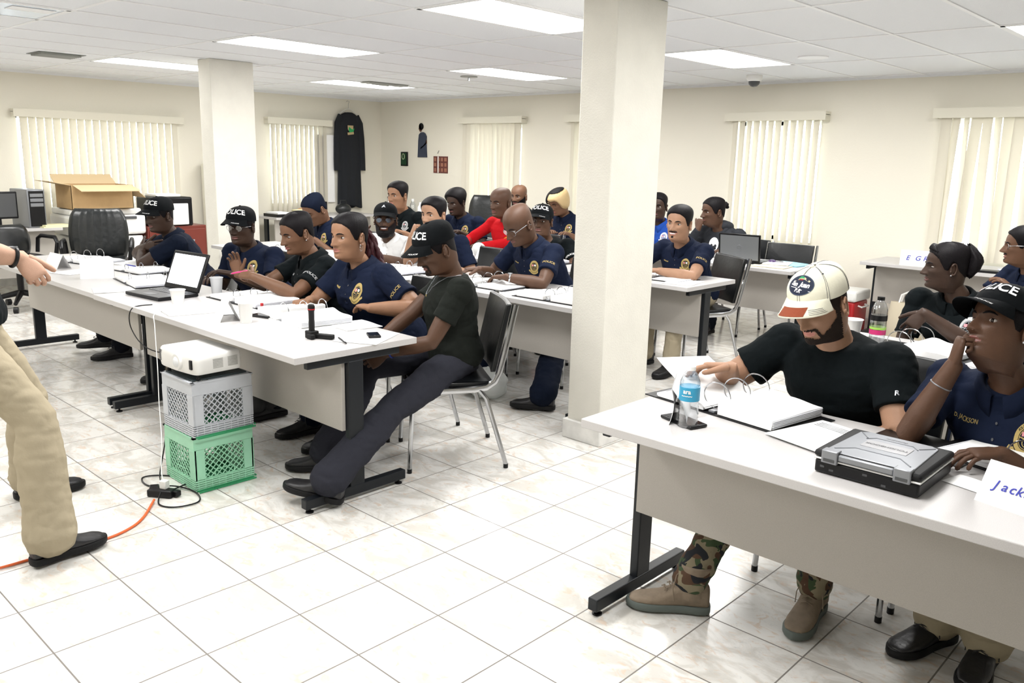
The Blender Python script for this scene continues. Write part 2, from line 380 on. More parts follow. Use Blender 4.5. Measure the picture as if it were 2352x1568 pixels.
# ---------------- tables ----------------
def table(w=2.13):
    t = thing('training_table', '', 'table', (0,0,0))
    MB().bx(-w/2, w/2, -.33, .33, .69, .72).build('tabletop', M_TOP, t, smooth=False, bev=.003)
    MB().bx(-w/2+.055, w/2-.055, -.062, -.042, .33, .69).build('modesty_panel', M_EDGE, t, smooth=False, bev=.002)
    for s in (-1, 1):
        x = s*(w/2-.045); l = MB()
        l.bx(x-.017, x+.017, -.04, .04, .06, .655); l.bx(x-.02, x+.02, -.28, .28, .022, .068); l.bx(x-.015, x+.015, -.25, .25, .65, .69)
        lg = l.build('leg', M_BLACKMETAL, t, smooth=False, bev=.004)
        for y in (-.25, .25): MB().lathe([(.018,0),(.018,.006),(.006,.010),(.006,.024)], 12, (x, y, 0)).build('glide', M_BLACKPL, lg)
    return t
T0 = table(); first = [True]
def put_table(x1, y0, label, dz=0):
    loc = (x1-1.065, y0+.33, 0)
    if first[0]: first[0] = False; T0.location = loc; T0['label'] = label; T0['group'] = 'grey laminate training tables'; return T0
    return dup(T0, loc, 0, label, 'grey laminate training tables')
put_table(-.655, .42, 'front left grey table beside the projector on crates')
put_table(-2.80, .43, 'leftmost front grey table carrying the open laptop and name tents')
put_table(2.80, .66, 'large foreground grey table with the water bottle and rugged laptop')
put_table(-.68, 2.26, 'second row grey table ending behind the front column')
put_table(-2.83, 2.27, 'second row grey table behind the two women at left')
put_table(-.70, 3.52, 'third row grey table where the smiling man writes')
put_table(-2.85, 3.52, 'third row grey table in front of the man in red')
put_table(-.65, 4.98, 'fourth row grey table with the open silver-lidded laptop')
put_table(-2.80, 4.98, 'fourth row grey table near the two bald men')
put_table(2.78, 2.24, 'grey table behind the man in the cream cap with the juice bottle')
put_table(1.53, 6.27, 'grey table along the back wall beside the red cooler')

# ---------------- chairs ----------------
def chair():
    t = thing('stacking_chair', '', 'chair')
    s = MB()
    s.grid(lambda u, v: V(((u-.5)*.43, (v-.5)*.42-.01, .455+.012*math.sin(PI*u)*math.sin(PI*v)-(.02*(1-v)**4))), 12, 12)
    s.grid(lambda u, v: V(((u-.5)*.43, (v-.5)*.42-.01, .425-(.02*(1-v)**4))), 12, 12)
    s.bx(-.212,.212,-.212,.195,.428,.452); s.build('seat', M_VINYL, t, bev=.006)
    def bk(u, v, o): return V(((u-.5)*.43, .205+.075*v+.018*math.cos((u-.5)*PI)+o*(.018+.012*math.sin(PI*u)*math.sin(PI*v)), .50+.345*v))
    rings = []
    for j in range(9):
        v = j/8; rings.append([bk(i/10, v, -1) for i in range(11)]+[bk(i/10, v, .6) for i in range(10, -1, -1)])
    MB().loft(rings).build('backrest', M_VINYL, t, bev=.006, ang=60)
    for sx in (-1, 1):
        x = sx*.232
        pts = [(x,.305,.845),(x,.275,.70),(x,.243,.56),(x,.228,.50),(x,.205,.455),(x,.165,.428),(x,.10,.418),(x,-.05,.415),(x,-.17,.413),(x,-.20,.400)]
        MB().tube(pts, .013, 8, flat=(.85, 1.3)).build('side_frame', M_CHROME, t)
        for pp in ([(x,-.19,.41),(x,-.205,.38),(x*1.05,-.222,.02)], [(x,.13,.415),(x,.165,.37),(x*1.05,.27,.02)]):
            l = MB().tube(pp, .0115, 8).build('leg', M_CHROME, t)
            MB().cyl(tuple(V(pp[-1])-V((0,0,.008))), .0125, .022, 10).build('foot_cap', M_BLACKPL, l)
    MB().tube([(-.225,.12,.418),(.225,.12,.418)], .009, 8).build('crossbar', M_CHROME, t)
    return t
C0 = chair(); used = [False]
def put_chair(x, y, rz, label):
    if not used[0]:
        used[0] = True; C0.location = (x, y, 0); C0.rotation_euler = (0,0,rz); C0['label'] = label; C0['group'] = 'black vinyl chairs with chrome legs'; return C0
    return dup(C0, (x, y, 0), rz, label, 'black vinyl chairs with chrome legs')
put_chair(-.62, 5.98, .05, 'empty black chair under the slatted blind behind the open laptop') if 0 else put_chair(-1.12, 5.72, .05, 'empty black vinyl chair under the slatted blind, behind the open laptop')

# ---------------- office chairs ----------------
def office_chair(label, loc, rz, m=None, ribs=True, h=.98):
    m = m or M_LEATHER
    t = thing('office_chair', label, 'office chair', loc, rz)
    def pad(u, v):
        x = (u-.5)*2; z = .50+(h-.50)*v; w = .27*(1-.28*abs(v-.45)**2.2*2.2)*(1-(max(0, v-.8)*1.6)**2)
        return x*w, z
    rings = []
    for j in range(17):
        v = j/16; f = []; b = []
        for i in range(25):
            u = i/24; x, z = pad(u, v); y = .22+.05*v-.04*(abs(u-.5)*2)**2*-1; rib = .008*abs(math.sin(u*PI*8)) if ribs else 0
            th = .045*math.sqrt(max(0, 1-((u-.5)*2)**6))*math.sqrt(max(.05, 1-((v-.5)*2)**8))
            f.append(V((x, y-.05*(1-(abs(u-.5)*2)**2)*0-th-rib, z))); b.append(V((x, y+th*.6, z)))
        rings.append(f+b[::-1])
    MB().loft(rings).build('backrest', m, t, ang=70)
    MB().box((0,-.03,.47), (.52,.50,.09)).build('seat', m, t, bev=.035)
    for s in (-1, 1):
        MB().tube([(s*.29,.20,.52),(s*.30,.19,.66),(s*.30,.12,.69),(s*.30,-.14,.69),(s*.295,-.19,.64),(s*.28,-.17,.50)], .020, 10).build('armrest', M_BLACKPL, t)
    MB().cyl((0,0,.30), .03, .26).build('gas_post', M_BLACKPL, t)
    for k in range(5):
        a = 2*PI*k/5+.3; l = MB().tube([(0,0,.16),(.15*math.cos(a),.15*math.sin(a),.13),(.29*math.cos(a),.29*math.sin(a),.09)], [.03,.025,.018], 8).build('base_spoke', M_BLACKPL, t)
        MB().cyl((.29*math.cos(a),.29*math.sin(a),.03), .03, .04, 14, V((-math.sin(a),math.cos(a),0))).build('caster', M_BLACKPL, l)
    return t
office_chair('ribbed black leather office chair in front of the white copier', (-6.15, 1.72, 0), 1.15)
office_chair('high black office chair back behind the man in red', (-5.12, 5.95, 0), .6, ribs=False, h=1.10)

# ---------------- paper goods ----------------
def sheet(poly, z, label, loc=(0,0,0), m=None, cat='paper', name='paper_sheet', th=.0012, group=None, curl=None, lines=0):
    pass
def paper(cx, cy, rz, label, w=.216, h=.279, z=.721, th=.0015, lines=0, m=None, name='paper_sheet', cat='paper', group=None):
    t = MB(); t.grid(lambda u, v: V(((u-.5)*w, (v-.5)*h, th+.0015*math.sin(u*5)*v)), 8, 8); t.grid(lambda u, v: V(((u-.5)*w, (v-.5)*h, .0003)), 2, 2)
    t.bx(-w/2+.001, w/2-.001, -h/2+.001, h/2-.001, 0, th*.8)
    for k in range(lines):
        y = h/2-.03-.012*k; t.bx(-w/2+.02, w/2-.02-random.random()*.06, y-.0006, y+.0006, th+.001, th+.0022, 1)
    return solo(t, name, [m or M_PAPER, M_DARKGREY], label, cat, (cx, cy, z), rz, group)
def stack_pages(t, x0, x1, h, lift, seed, name='page_stack', sag=1, z0=.006, flap=0):
    # pages between ring side x0 and fore edge x1 (signed), bulging near the rings
    rnd = random.Random(seed); n = 12; L = .279/2
    def top(u, v):
        x = x0+(x1-x0)*u; z = z0+h*(1-.25*u*sag)+lift*math.exp(-((u-.12)/.16)**2)*.6+.002*math.sin(9*u+seed)+.0015*math.sin(7*v+seed)
        if flap: z += flap*u**2*(.6+.4*v)
        return V((x, (v-.5)*2*L, z))
    rings = []
    for i in range(n+1):
        u = i/n; rings.append([top(u, j/8) for j in range(9)]+[V((x0+(x1-x0)*u*(1-.02), (j/8-.5)*2*L, z0)) for j in range(8, -1, -1)])
    m = MB().loft(rings)
    for k in range(5):   # visible sheet edges at the fore edge
        zz = z0+h*.75*(k+1)/6; m.bx(min(x1, x1*1.012), max(x1, x1*1.012), -L*.99, L*.99, zz, zz+.0012, 1)
    m.build(name, [M_PAPER, M_PAGES], t, ang=50)
def binder(cx, cy, rz, label, cover=None, hl=.03, hr=.03, ring_r=.036, z=.72, lift=.012, tabs=None, flap=0, group='open ring binders on the tables', cw=.275, extra=True):
    t = thing('ring_binder', label, 'binder', (cx, cy, z), rz, group)
    c = MB(); c.bx(-cw, -.035, -.148, .148, 0, .004); c.bx(.035, cw, -.148, .148, 0, .004); c.bx(-.034, .034, -.148, .148, 0, .003)
    c.build('cover', cover or M_BLACKPL, t, smooth=False)
    r = MB(); r.bx(-.012, .012, -.135, .135, .003, .012); r.build('spine_plate', M_SILVER, t, smooth=False, bev=.002)
    for y in (-.108, 0, .108):
        MB().tube([(ring_r*1.05*math.sin(a)*1.05, y, .012+ring_r*.92*(1-math.cos(a))) for a in [2*PI*k/26 for k in range(26)]], .0023, 6, closed=True).build('ring', M_CHROME, t)
    if hl: stack_pages(t, -.030, -.245, hl, lift, int(cx*50) % 17)
    if hr: stack_pages(t, .030, .245, hr, lift, int(cy*70) % 13, flap=flap)
    return t
def name_tent(cx, cy, rz, label, w=.25, h=.10, word=None, depth=.05, size=.07, z=.72):
    t = MB(); 
    for s in (-1, 1): t.add([(-w/2,s*depth,0),(w/2,s*depth,0),(w/2,0,h),(-w/2,0,h)], [(0,1,2,3)]); t.add([(-w/2,s*(depth-.0015),0),(w/2,s*(depth-.0015),0),(w/2,0,h-.002),(-w/2,0,h-.002)], [(0,1,2,3)])
    if word:
        for i, (ch, dx) in enumerate(word): flat_text(t, ch, frame((dx,-depth*.52-.0016,h*.48), (1,0,0), (0,depth,h)), size, .012, .25, mi=1)
    return solo(t, 'name_tent', [M_PAPER, M_BINK], label, 'name card', (cx, cy, z), rz, smooth=False)
def cup(cx, cy, label, h=.095, r=.037, m=None, z=.72, name='plastic_cup'):
    t = thing(name, label, 'cup', (cx, cy, z)); r0 = r*.72
    MB().lathe([(r0,0),(r0+.001,.004),(r-.002,h-.004),(r+.002,h),(r-.001,h),(r-.0025,h-.006),(r0-.001,.005),(.001,.004)], 28).build('wall', m or M_CUP, t, ang=60)
    MB().tube([((r+.0005)*math.cos(a),(r+.0005)*math.sin(a),h) for a in [2*PI*k/28 for k in range(28)]], .0016, 6, closed=True).build('rim', m or M_CUP, t)
    return t
def phone(cx, cy, rz, label, z=.721, w=.062, l=.125, name='phone'):
    t = thing(name, label, 'phone', (cx, cy, z), rz)
    MB().box((0,0,.0055), (l,w,.011)).build('case', M_BLACKPL, t, bev=.004)
    MB().box((0,0,.0113), (l*.88,w*.84,.0008)).build('screen', mat('phone_glass',(.01,.012,.016),.06), t, smooth=False)
    MB().cyl((l*.46,0,.0115), .004, .001, 12).build('button', M_DARKGREY, t); return t
def pen(cx, cy, rz, label, m=None, z=.7265, l=.14):
    t = thing('pen', label, 'pen', (cx, cy, z), rz)
    MB().lathe([(.001,-l/2),(.003,-l/2+.012),(.0042,-l/2+.02),(.0042,l/2-.01),(.003,l/2)], 10, axis=V((1,0,0))).build('barrel', m or M_BLACKPL, t)
    MB().box((l/2-.028,0,.0052), (.04,.004,.0015)).build('clip', M_CHROME, t, smooth=False); return t
def bottle(cx, cy, label, z=.72, h=.20, r=.031, labc=(.02,.25,.5), cap=None, txt=None, body=None, rz=0, label_z=(.09,.135), name='water_bottle', cat='bottle'):
    t = thing(name, label, cat, (cx, cy, z), rz)
    p = [(r*.75,0),(r*.97,.006)]; k = 7
    for i in range(k): zz = .012+.011*i; p += [(r,zz),(r*.93,zz+.0055)]
    p += [(r,label_z[0]-.002),(r,label_z[1]+.002),(r*.97,h*.76),(r*.70,h*.87),(r*.42,h*.925),(r*.40,h*.955)]
    b = MB().lathe(p, 28); b.build('body', body or M_PET, t, ang=70)
    MB().lathe([(r+.0006,label_z[0]),(r+.0006,label_z[1])], 28).build('label_band', mat('bottle_label_%d' % int(labc[2]*100), labc, .4), t)
    MB().lathe([(r*.46,h*.935),(r*.46,h*.998),(r*.42,h)], 20).build('cap', cap or M_WHITEPL, t)
    return t

# ---- foreground right table
b1 = binder(.955, 1.165, -.15, 'open black binder with thick pages before the man in the cream cap', hl=.0, hr=.045, ring_r=.05, cw=.29)
stack_pages(b1, -.03, -.24, .016, .01, 3)
# lifted pages held by the man's hand (big curved leaf)
lf = MB()
def leaf(u, v):
    x = -.02-.25*math.sin(u*1.15); z = .02+.125*u**1.1-.03*v*u+.012*math.sin(3*u); return V((x, (v-.5)*.29, z))
lf.grid(leaf, 14, 8); lf.grid(lambda u, v: leaf(u, v)+V((.003, 0, -.004*(1-u)-.001)), 14, 8)
lf.build('lifted_pages', M_PAPER, b1, ang=80)
paper(1.31, 1.06, -.25, 'white sheet with a printed grey header beside the thick foreground pages', z=.7262, th=.002, lines=4)
# standing name card, seen edge on
nt_ = MB(); nt_.grid(lambda u, v: V((.012*math.sin(v*3), (u-.5)*.26, v*.12)), 6, 8); nt_.grid(lambda u, v: V((.012*math.sin(v*3)+.055*(1-v)+.003, (u-.5)*.26, v*.12)), 6, 8)
solo(nt_, 'name_tent', M_PAPER, 'curled blank name card standing at the left edge of the foreground table', 'name card', (.845, .93, .72), .5, ang=80)
wb = bottle(.955, .85, 'clear water bottle with a blue label in the foreground', h=.20, r=.0325, labc=(.03,.30,.50), rz=0)
for s_, hh, sz, sh in (('ara', .122, .020, 0), ('~~~~', .108, .015, 0)):
    m_ = MB(); vs, fs = text_mesh(s_, sz, .03); 
    a0 = math.atan2(-1.42-.85, 2.3-.955)-.25
    m_.add([V(((.0338)*math.cos(a0+x/.0338), (.0338)*math.sin(a0+x/.0338), hh+y)) for x, y in vs], fs); m_.build('label_print', M_WHITEPL, wb, smooth=False)
phone(.925, .875, -.30, 'black phone lying behind the foreground water bottle', l=.15, w=.072)
# rugged laptop, closed
def toughbook():
    t = thing('rugged_laptop', 'closed silver and black rugged laptop on the foreground table', 'laptop', (1.553, .895, .72), .0)
    w, d = .275, .27
    MB().bx(-w/2, w/2, -d/2, d/2, .002, .040).build('base', M_BLACKPL, t, bev=.006)
    MB().bx(-w/2-.003, w/2+.003, -d/2-.003, d/2+.003, .041, .046).build('seam', M_WHITEPL, t, bev=.002)
    MB().bx(-w/2-.004, w/2+.004, -d/2-.004, d/2+.004, .047, .066).build('lid', M_RUBBER, t, bev=.009)
    s = MB(); s.prism([(-.115,-.128),(.115,-.128),(.108,.105),(.085,.122),(-.085,.122),(-.108,.105)], .004, Matrix.Translation((0,0,.065))); s.build('lid_plate', M_SILVER, t, bev=.002)
    MB().bx(-.062,.062,-.02,.045,.069,.0705).build('badge_recess', mat('grey_badge',(.30,.30,.31),.4,.5), t, bev=.003)
    for pts in ([(-.10,-.10),(-.06,-.055),(.06,-.055),(.10,-.10)], [(-.07,.05),(-.05,.075),(.05,.075),(.07,.05)], [(-.10,.10),(-.07,.06)], [(.10,.10),(.07,.06)]):
        MB().tube([(x,y,.069) for x,y in pts], .0022, 6).build('lid_rib', M_SILVER, t)
    tx = MB(); flat_text(tx, 'TOUGHBOOK', frame((0,.012,.0712), (-1,0,0), (0,-1,0)), .018, .01); tx.build('lid_print', M_DARKGREY, t, smooth=False)
    tx = MB(); flat_text(tx, 'Panasonic', frame((0,.092,.0697), (-1,0,0), (0,-1,0)), .015, .005); tx.build('maker_print', M_DARKGREY, t, smooth=False)
    for x in (-.095, .095):
        l = MB().bx(x-.022, x+.022, -d/2-.011, -d/2+.02, .036, .073).build('latch', M_CHROME if 0 else M_SILVER, t, bev=.003)
        MB().bx(x-.015, x+.015, -d/2-.0125, -d/2-.010, .042, .050).build('latch_slot', M_DARKGREY, l, smooth=False)
    MB().bx(-.073,.073,-d/2-.008,-d/2+.004,.048,.066).build('handle_bar', M_SILVER, t, bev=.004)
    for i, (x, z) in enumerate([(-.115,.022),(-.09,.016),(.0,.028),(.05,.012)]): MB().bx(x-.006,x+.006,-d/2-.001,-d/2+.001,z-.003,z+.003).build('port_cover', M_DARKGREY, t, smooth=False)
toughbook()
binder(1.88, 1.24, -.30, 'open binder with loose rings beside the rugged laptop', hl=.012, hr=.035, ring_r=.052, cw=.29)
name_tent(1.97, .885, -.24, 'white name card with a blue handwritten name at the right picture edge', w=.34, h=.10, word=[('J',-.135),('a',-.113),('c',-.094),('k',-.077),('s',-.059),('o',-.041),('n',-.021)], depth=.055, size=.034)
paper(1.765, .975, -.25, 'small blank white card tucked under the handwritten name card', w=.13, h=.09, lines=0)
paper(1.56, 1.22, -.1, 'black clipboard edge under the elbow of the woman with her chin on her hand', w=.30, h=.22, m=M_BLACKPL, name='clipboard', cat='clipboard')

# ---- front left table (B)
binder(-1.37, .93, -.10, 'thick white binder open before the woman with the dark red ponytail', cover=M_WHITEPL, hl=.045, hr=.040, ring_r=.045, cw=.31)
paper(-1.06, 1.02, -.1, 'white card cover beside the thick white binder', w=.2, h=.20, th=.004)
paper(-.80, .90, .5, 'single white sheet under the phone at the table end')
phone(-.79, .93, -.5, 'small dark phone on the single white sheet', w=.058, l=.09, z=.7235)
pen(-.80, .76, -.35, 'black pen with clip beside the flashlight')
fl = thing('flashlight', 'black flashlight standing upright in its holster', 'flashlight', (-.95, .70, .72))
MB().lathe([(.014,.03),(.014,.125),(.016,.13),(.016,.150),(.012,.158),(.006,.160)], 18).build('barrel', M_BLACKPL, fl)
MB().lathe([(.0165,.133),(.0165,.138)], 18).build('band', M_RED, fl)
h = MB(); h.box((0,0,.018), (.05,.045,.036)); h.box((.02,-.02,.012), (.04,.02,.024)); h.box((.055,.035,.012), (.085,.028,.022), RZ(.45)); h.build('holster', M_RUBBER, fl, bev=.004)
name_tent(-1.62, .64, -.35, 'blank white name card behind the two plastic cups', w=.20, h=.11)
cup(-1.47, .66, 'white cup in front of the thick white binder', m=M_WHITEPL, h=.10, r=.038)
cup(-2.36, .97, 'frosted plastic cup nearest the man in glasses and police cap', h=.10, r=.038)
cup(-2.21, .66, 'white paper cup in front of the open laptop screen', h=.075, r=.042, m=M_WHITEPL)
binder(-2.02, 1.02, .02, 'open binder with pages before the woman holding the pink pen', hl=.022, hr=.03, ring_r=.034)
paper(-1.93, .60, -.2, 'white stack of sheets on the near edge beside the white cable', th=.006)
paper(-1.78, .82, -.3, 'loose lined page between the blank name card and the red-capped marker', lines=5)
mk = thing('marker', 'small red-capped marker standing beside the open binders', 'marker', (-1.66, .86, .72)); MB().lathe([(.007,0),(.007,.03)],10).build('barrel', M_RED, mk); MB().lathe([(.0085,.03),(.0085,.05),(.006,.052)],10).build('cap', M_RED, mk)
phone(-1.55, .80, .3, 'black phone beside the white cup on the front left table')
# ---- leftmost table (A)
def laptop(loc, rz, label, lid_ang=100, w=.36, d=.25, screen='white', lid_back=None):
    t = thing('laptop', label, 'laptop', loc, rz)
    MB().bx(-w/2, w/2, -d/2, d/2, .002, .022).build('base', M_BLACKPL, t, bev=.004)
    k = MB()
    for r_ in range(5):
        for c_ in range(13): k.bx(-w/2+.03+c_*.0232, -w/2+.050+c_*.0232, .09-.021*r_, .106-.021*r_, .022, .0245)
    k.build('keyboard', M_DARKGREY, t, smooth=False)
    MB().bx(-.045,.045,-.10,-.045,.0215,.0228).build('touchpad', M_DARKGREY, t, smooth=False)
    a = math.radians(lid_ang); R = Matrix.Rotation(-(a-PI/2), 3, 'X'); hp = V((0, d/2-.005, .022)); hh = .235
    def B(c, s): 
        q = MB().box((0,0,0), s)
        for i in range(len(q.v)): q.v[i] = R @ (q.v[i]+V(c))+hp
        return q
    l = B((0,.004,hh/2), (w,.014,hh)).build('lid', lid_back or M_BLACKPL, t, bev=.005)
    sm = {'white': mat('lit_screen', (.90,.93,1.0), .4, emit=1.6), 'off': M_DARKGREY, 'logo': mat('laptop_lid_grey', (.20,.21,.22), .4, .3)}[screen]
    (B((0,-.0036,hh/2+.005), (w-.04,.001,hh-.05)) if screen != 'logo' else B((0,.0115,hh/2), (w-.03,.001,hh-.03))).build('screen' if screen != 'logo' else 'lid_panel', sm, l, smooth=False)
    if screen == 'logo':
        q = MB(); q.tube([(.022*math.cos(x), 0, .022*math.sin(x)) for x in [2*PI*k/20 for k in range(20)]], .0014, 5, closed=True); flat_text(q, 'DELL', frame((0,0,0), (-1,0,0), (0,0,1)), .013, .02)
        for i in range(len(q.v)): q.v[i] = R @ (q.v[i]+V((0,.0125,hh/2)))+hp
        q.build('lid_emblem', M_SILVER, l)
    return t
laptop((-2.50, .70, .72), .10, 'open laptop with a glowing white screen on the left tables', 112)
binder(-3.05, .86, -.15, 'open black binder directly left of the glowing laptop', hl=.015, hr=.02, ring_r=.03)
binder(-3.64, 1.07, .1, 'flat black binder with a pen across it on the leftmost table', hl=.006, hr=.012, ring_r=.022)
pen(-3.70, 1.02, .1, 'pen lying across the flat black binder on the leftmost table', z=.752, m=M_BINK)
binder(-4.35, .97, .25, 'open binder at the far end of the leftmost table', hl=.018, hr=.018, ring_r=.04)
name_tent(-4.12, .68, .05, 'blank white name card nearest the standing man\'s hand', w=.22, h=.10)
name_tent(-3.45, .70, 1.15, 'blank folded name card turned edge on, left of the open black binder', w=.20, h=.12)
paper(-3.80, .70, .3, 'white sheet between the two leftmost name cards')
paper(-2.87, .60, -.3, 'white sheet hanging at the joint of the two front left tables', lines=0)
paper(-4.0, 1.2, .1, 'white sheets spread on the leftmost table before the man with folded arms', th=.004, w=.4)

# ---- second row
binder(-.94, 2.47, .02, 'open white-paged binder at the end of the second row beside the column', hl=.02, hr=.03, ring_r=.034)
binder(-1.62, 2.52, .05, 'binder being read by the bald man with glasses', hl=.02, hr=.012, ring_r=.04)
paper(-1.25, 2.46, .1, 'thin black folder with a white page between the two second row binders', lines=3)
bottle(-2.02, 2.50, 'clear water bottle left of the bald man with glasses', h=.21, labc=(.8,.82,.86))
bottle(-3.08, 2.62, 'clear water bottle beside the dark red ponytail', h=.20, labc=(.78,.8,.84))
binder(-2.55, 2.50, -.05, 'open binder under the elbow of the man hiding his mouth', hl=.02, hr=.02, ring_r=.03)
paper(-2.28, 2.36, .1, 'stapled white pages on the second row above the empty chair back', lines=4, w=.28)
binder(-4.0, 2.48, .1, 'open binder before the man with the bowed dark cap', hl=.02, hr=.02, ring_r=.035)
mou = MB(); mou.ell((0,0,.014), (.032,.05,.016), 8); solo(mou, 'computer_mouse', M_BLACKPL, 'black mouse on the second row table', 'mouse', (-2.78, 2.40, .72), .3)
# ---- third row
binder(-1.12, 3.78, .05, 'thin open notebook under the hands of the smiling man', hl=.006, hr=.006, ring_r=.012, lift=.004)
paper(-.86, 3.72, .2, 'white card near the table end by the smiling man', th=.003)
binder(-2.30, 3.75, .05, 'open binder with tall rings before the woman in the police cap', hl=.02, hr=.03, ring_r=.035)
cb = MB(); cb.lathe([(.03,0),(.055,.02),(.06,.05),(.05,.08),(.02,.095)], 20, axis=V((.7,-.7,.1))); solo(cb, 'paper_cup', M_WHITEPL, 'white cup tipped on its side by the hands of the man in red', 'cup', (-2.92, 3.70, .775), 0)
paper(-3.1, 3.66, .2, 'white form on the third row before the man in red', w=.3, lines=3)
binder(-3.35, 3.85, .15, 'black edged binder at the hands of the man in red', hl=.01, hr=.012, ring_r=.03)
name_tent(-2.72, 3.60, .1, 'blank white name card on the third row', w=.18, h=.08)
# ---- fourth row
laptop((-1.22, 5.28, .72), PI+.12, 'open laptop whose grey lid with a round emblem faces the camera', 98, w=.37, screen='logo')
paper(-.92, 5.20, .1, 'cream file folder on the fourth row table end', m=mat('manila',(.70,.66,.50),.7), th=.006, w=.3, name='file_folder', cat='folder')
paper(-.88, 5.44, -.1, 'blue folder under papers on the fourth row table end', m=mat('light_blue_folder',(.25,.50,.60),.6), th=.008, w=.3, name='file_folder', cat='folder')
paper(-.95, 5.36, .3, 'white magazine on top of the blue folder', th=.006, lines=6, z=.73)
binder(-1.85, 5.25, 0, 'open binder before the woman in the grey hoodie', hl=.01, hr=.02, ring_r=.025)
paper(-3.0, 5.2, .1, 'tilted white page before the blonde woman', w=.3, lines=2)
mo = MB(); mo.ell((0,0,.016), (.034,.055,.018), 8); solo(mo, 'computer_mouse', mat('dark_violet_plastic',(.05,.02,.10),.4), 'dark violet mouse beside the grey laptop lid', 'mouse', (-1.02, 5.40, .72), .5)
# ---- right second row
binder(1.05, 2.62, -.15, 'open thick binder under the hand of the woman with pinned-up hair', hl=.0, hr=.04, ring_r=.05)
phone(1.22, 2.42, -.15, 'large black phone at the near edge behind the man in the cream cap', l=.14, w=.075)
jb = bottle(.92, 2.55, 'juice bottle with black cap and pink label', h=.245, r=.036, labc=(.55,.02,.15), cap=M_BLACKPL, label_z=(.070,.092), name='juice_bottle')
MB().lathe([(.0367,.094),(.0367,.104)], 24).build('green_band', mat('lime_label',(.35,.6,.1),.4), jb); MB().lathe([(.0367,.135),(.0367,.160)], 24).build('dark_band', M_BLACKPL, jb)
cup(.735, 2.73, 'wide white cup behind the shoulder of the man in the cream cap', h=.09, r=.048, m=M_WHITEPL)
paper(1.30, 2.62, .1, 'white page sticking out of the thick binder on the right', lines=2)
# ---- back right table along the wall
name_tent(-.13, 6.38, .25, 'white name card with blue capital letters on the back wall table', w=.30, h=.13, word=[('E',-.09),('G',-.01),('R',.05),('A',.1)], size=.06)
bx = MB().bx(-.09,.09,-.05,.05,0,.20); bx.bx(-.06,.06,-.0515,-.050,.10,.13,1); bx.bx(-.04,.05,-.0515,-.050,.05,.065,1); solo(bx, 'wipes_box', [M_WHITEPL, M_RED], 'small white box with red print on the back wall table', 'box', (.02, 6.72, .72), 0, smooth=False)
binder(.75, 6.45, .4, 'dark binder with ruffled pages on the back wall table', cover=mat('navy_cover',(.01,.015,.08),.4), hl=.03, hr=.04, ring_r=.05)
kb = MB().bx(-.11,.11,-.06,.06,0,.02); solo(kb, 'calculator', M_BLACKPL, 'black calculator on the back wall table', 'calculator', (.44, 6.36, .72), .1, bev=.003)

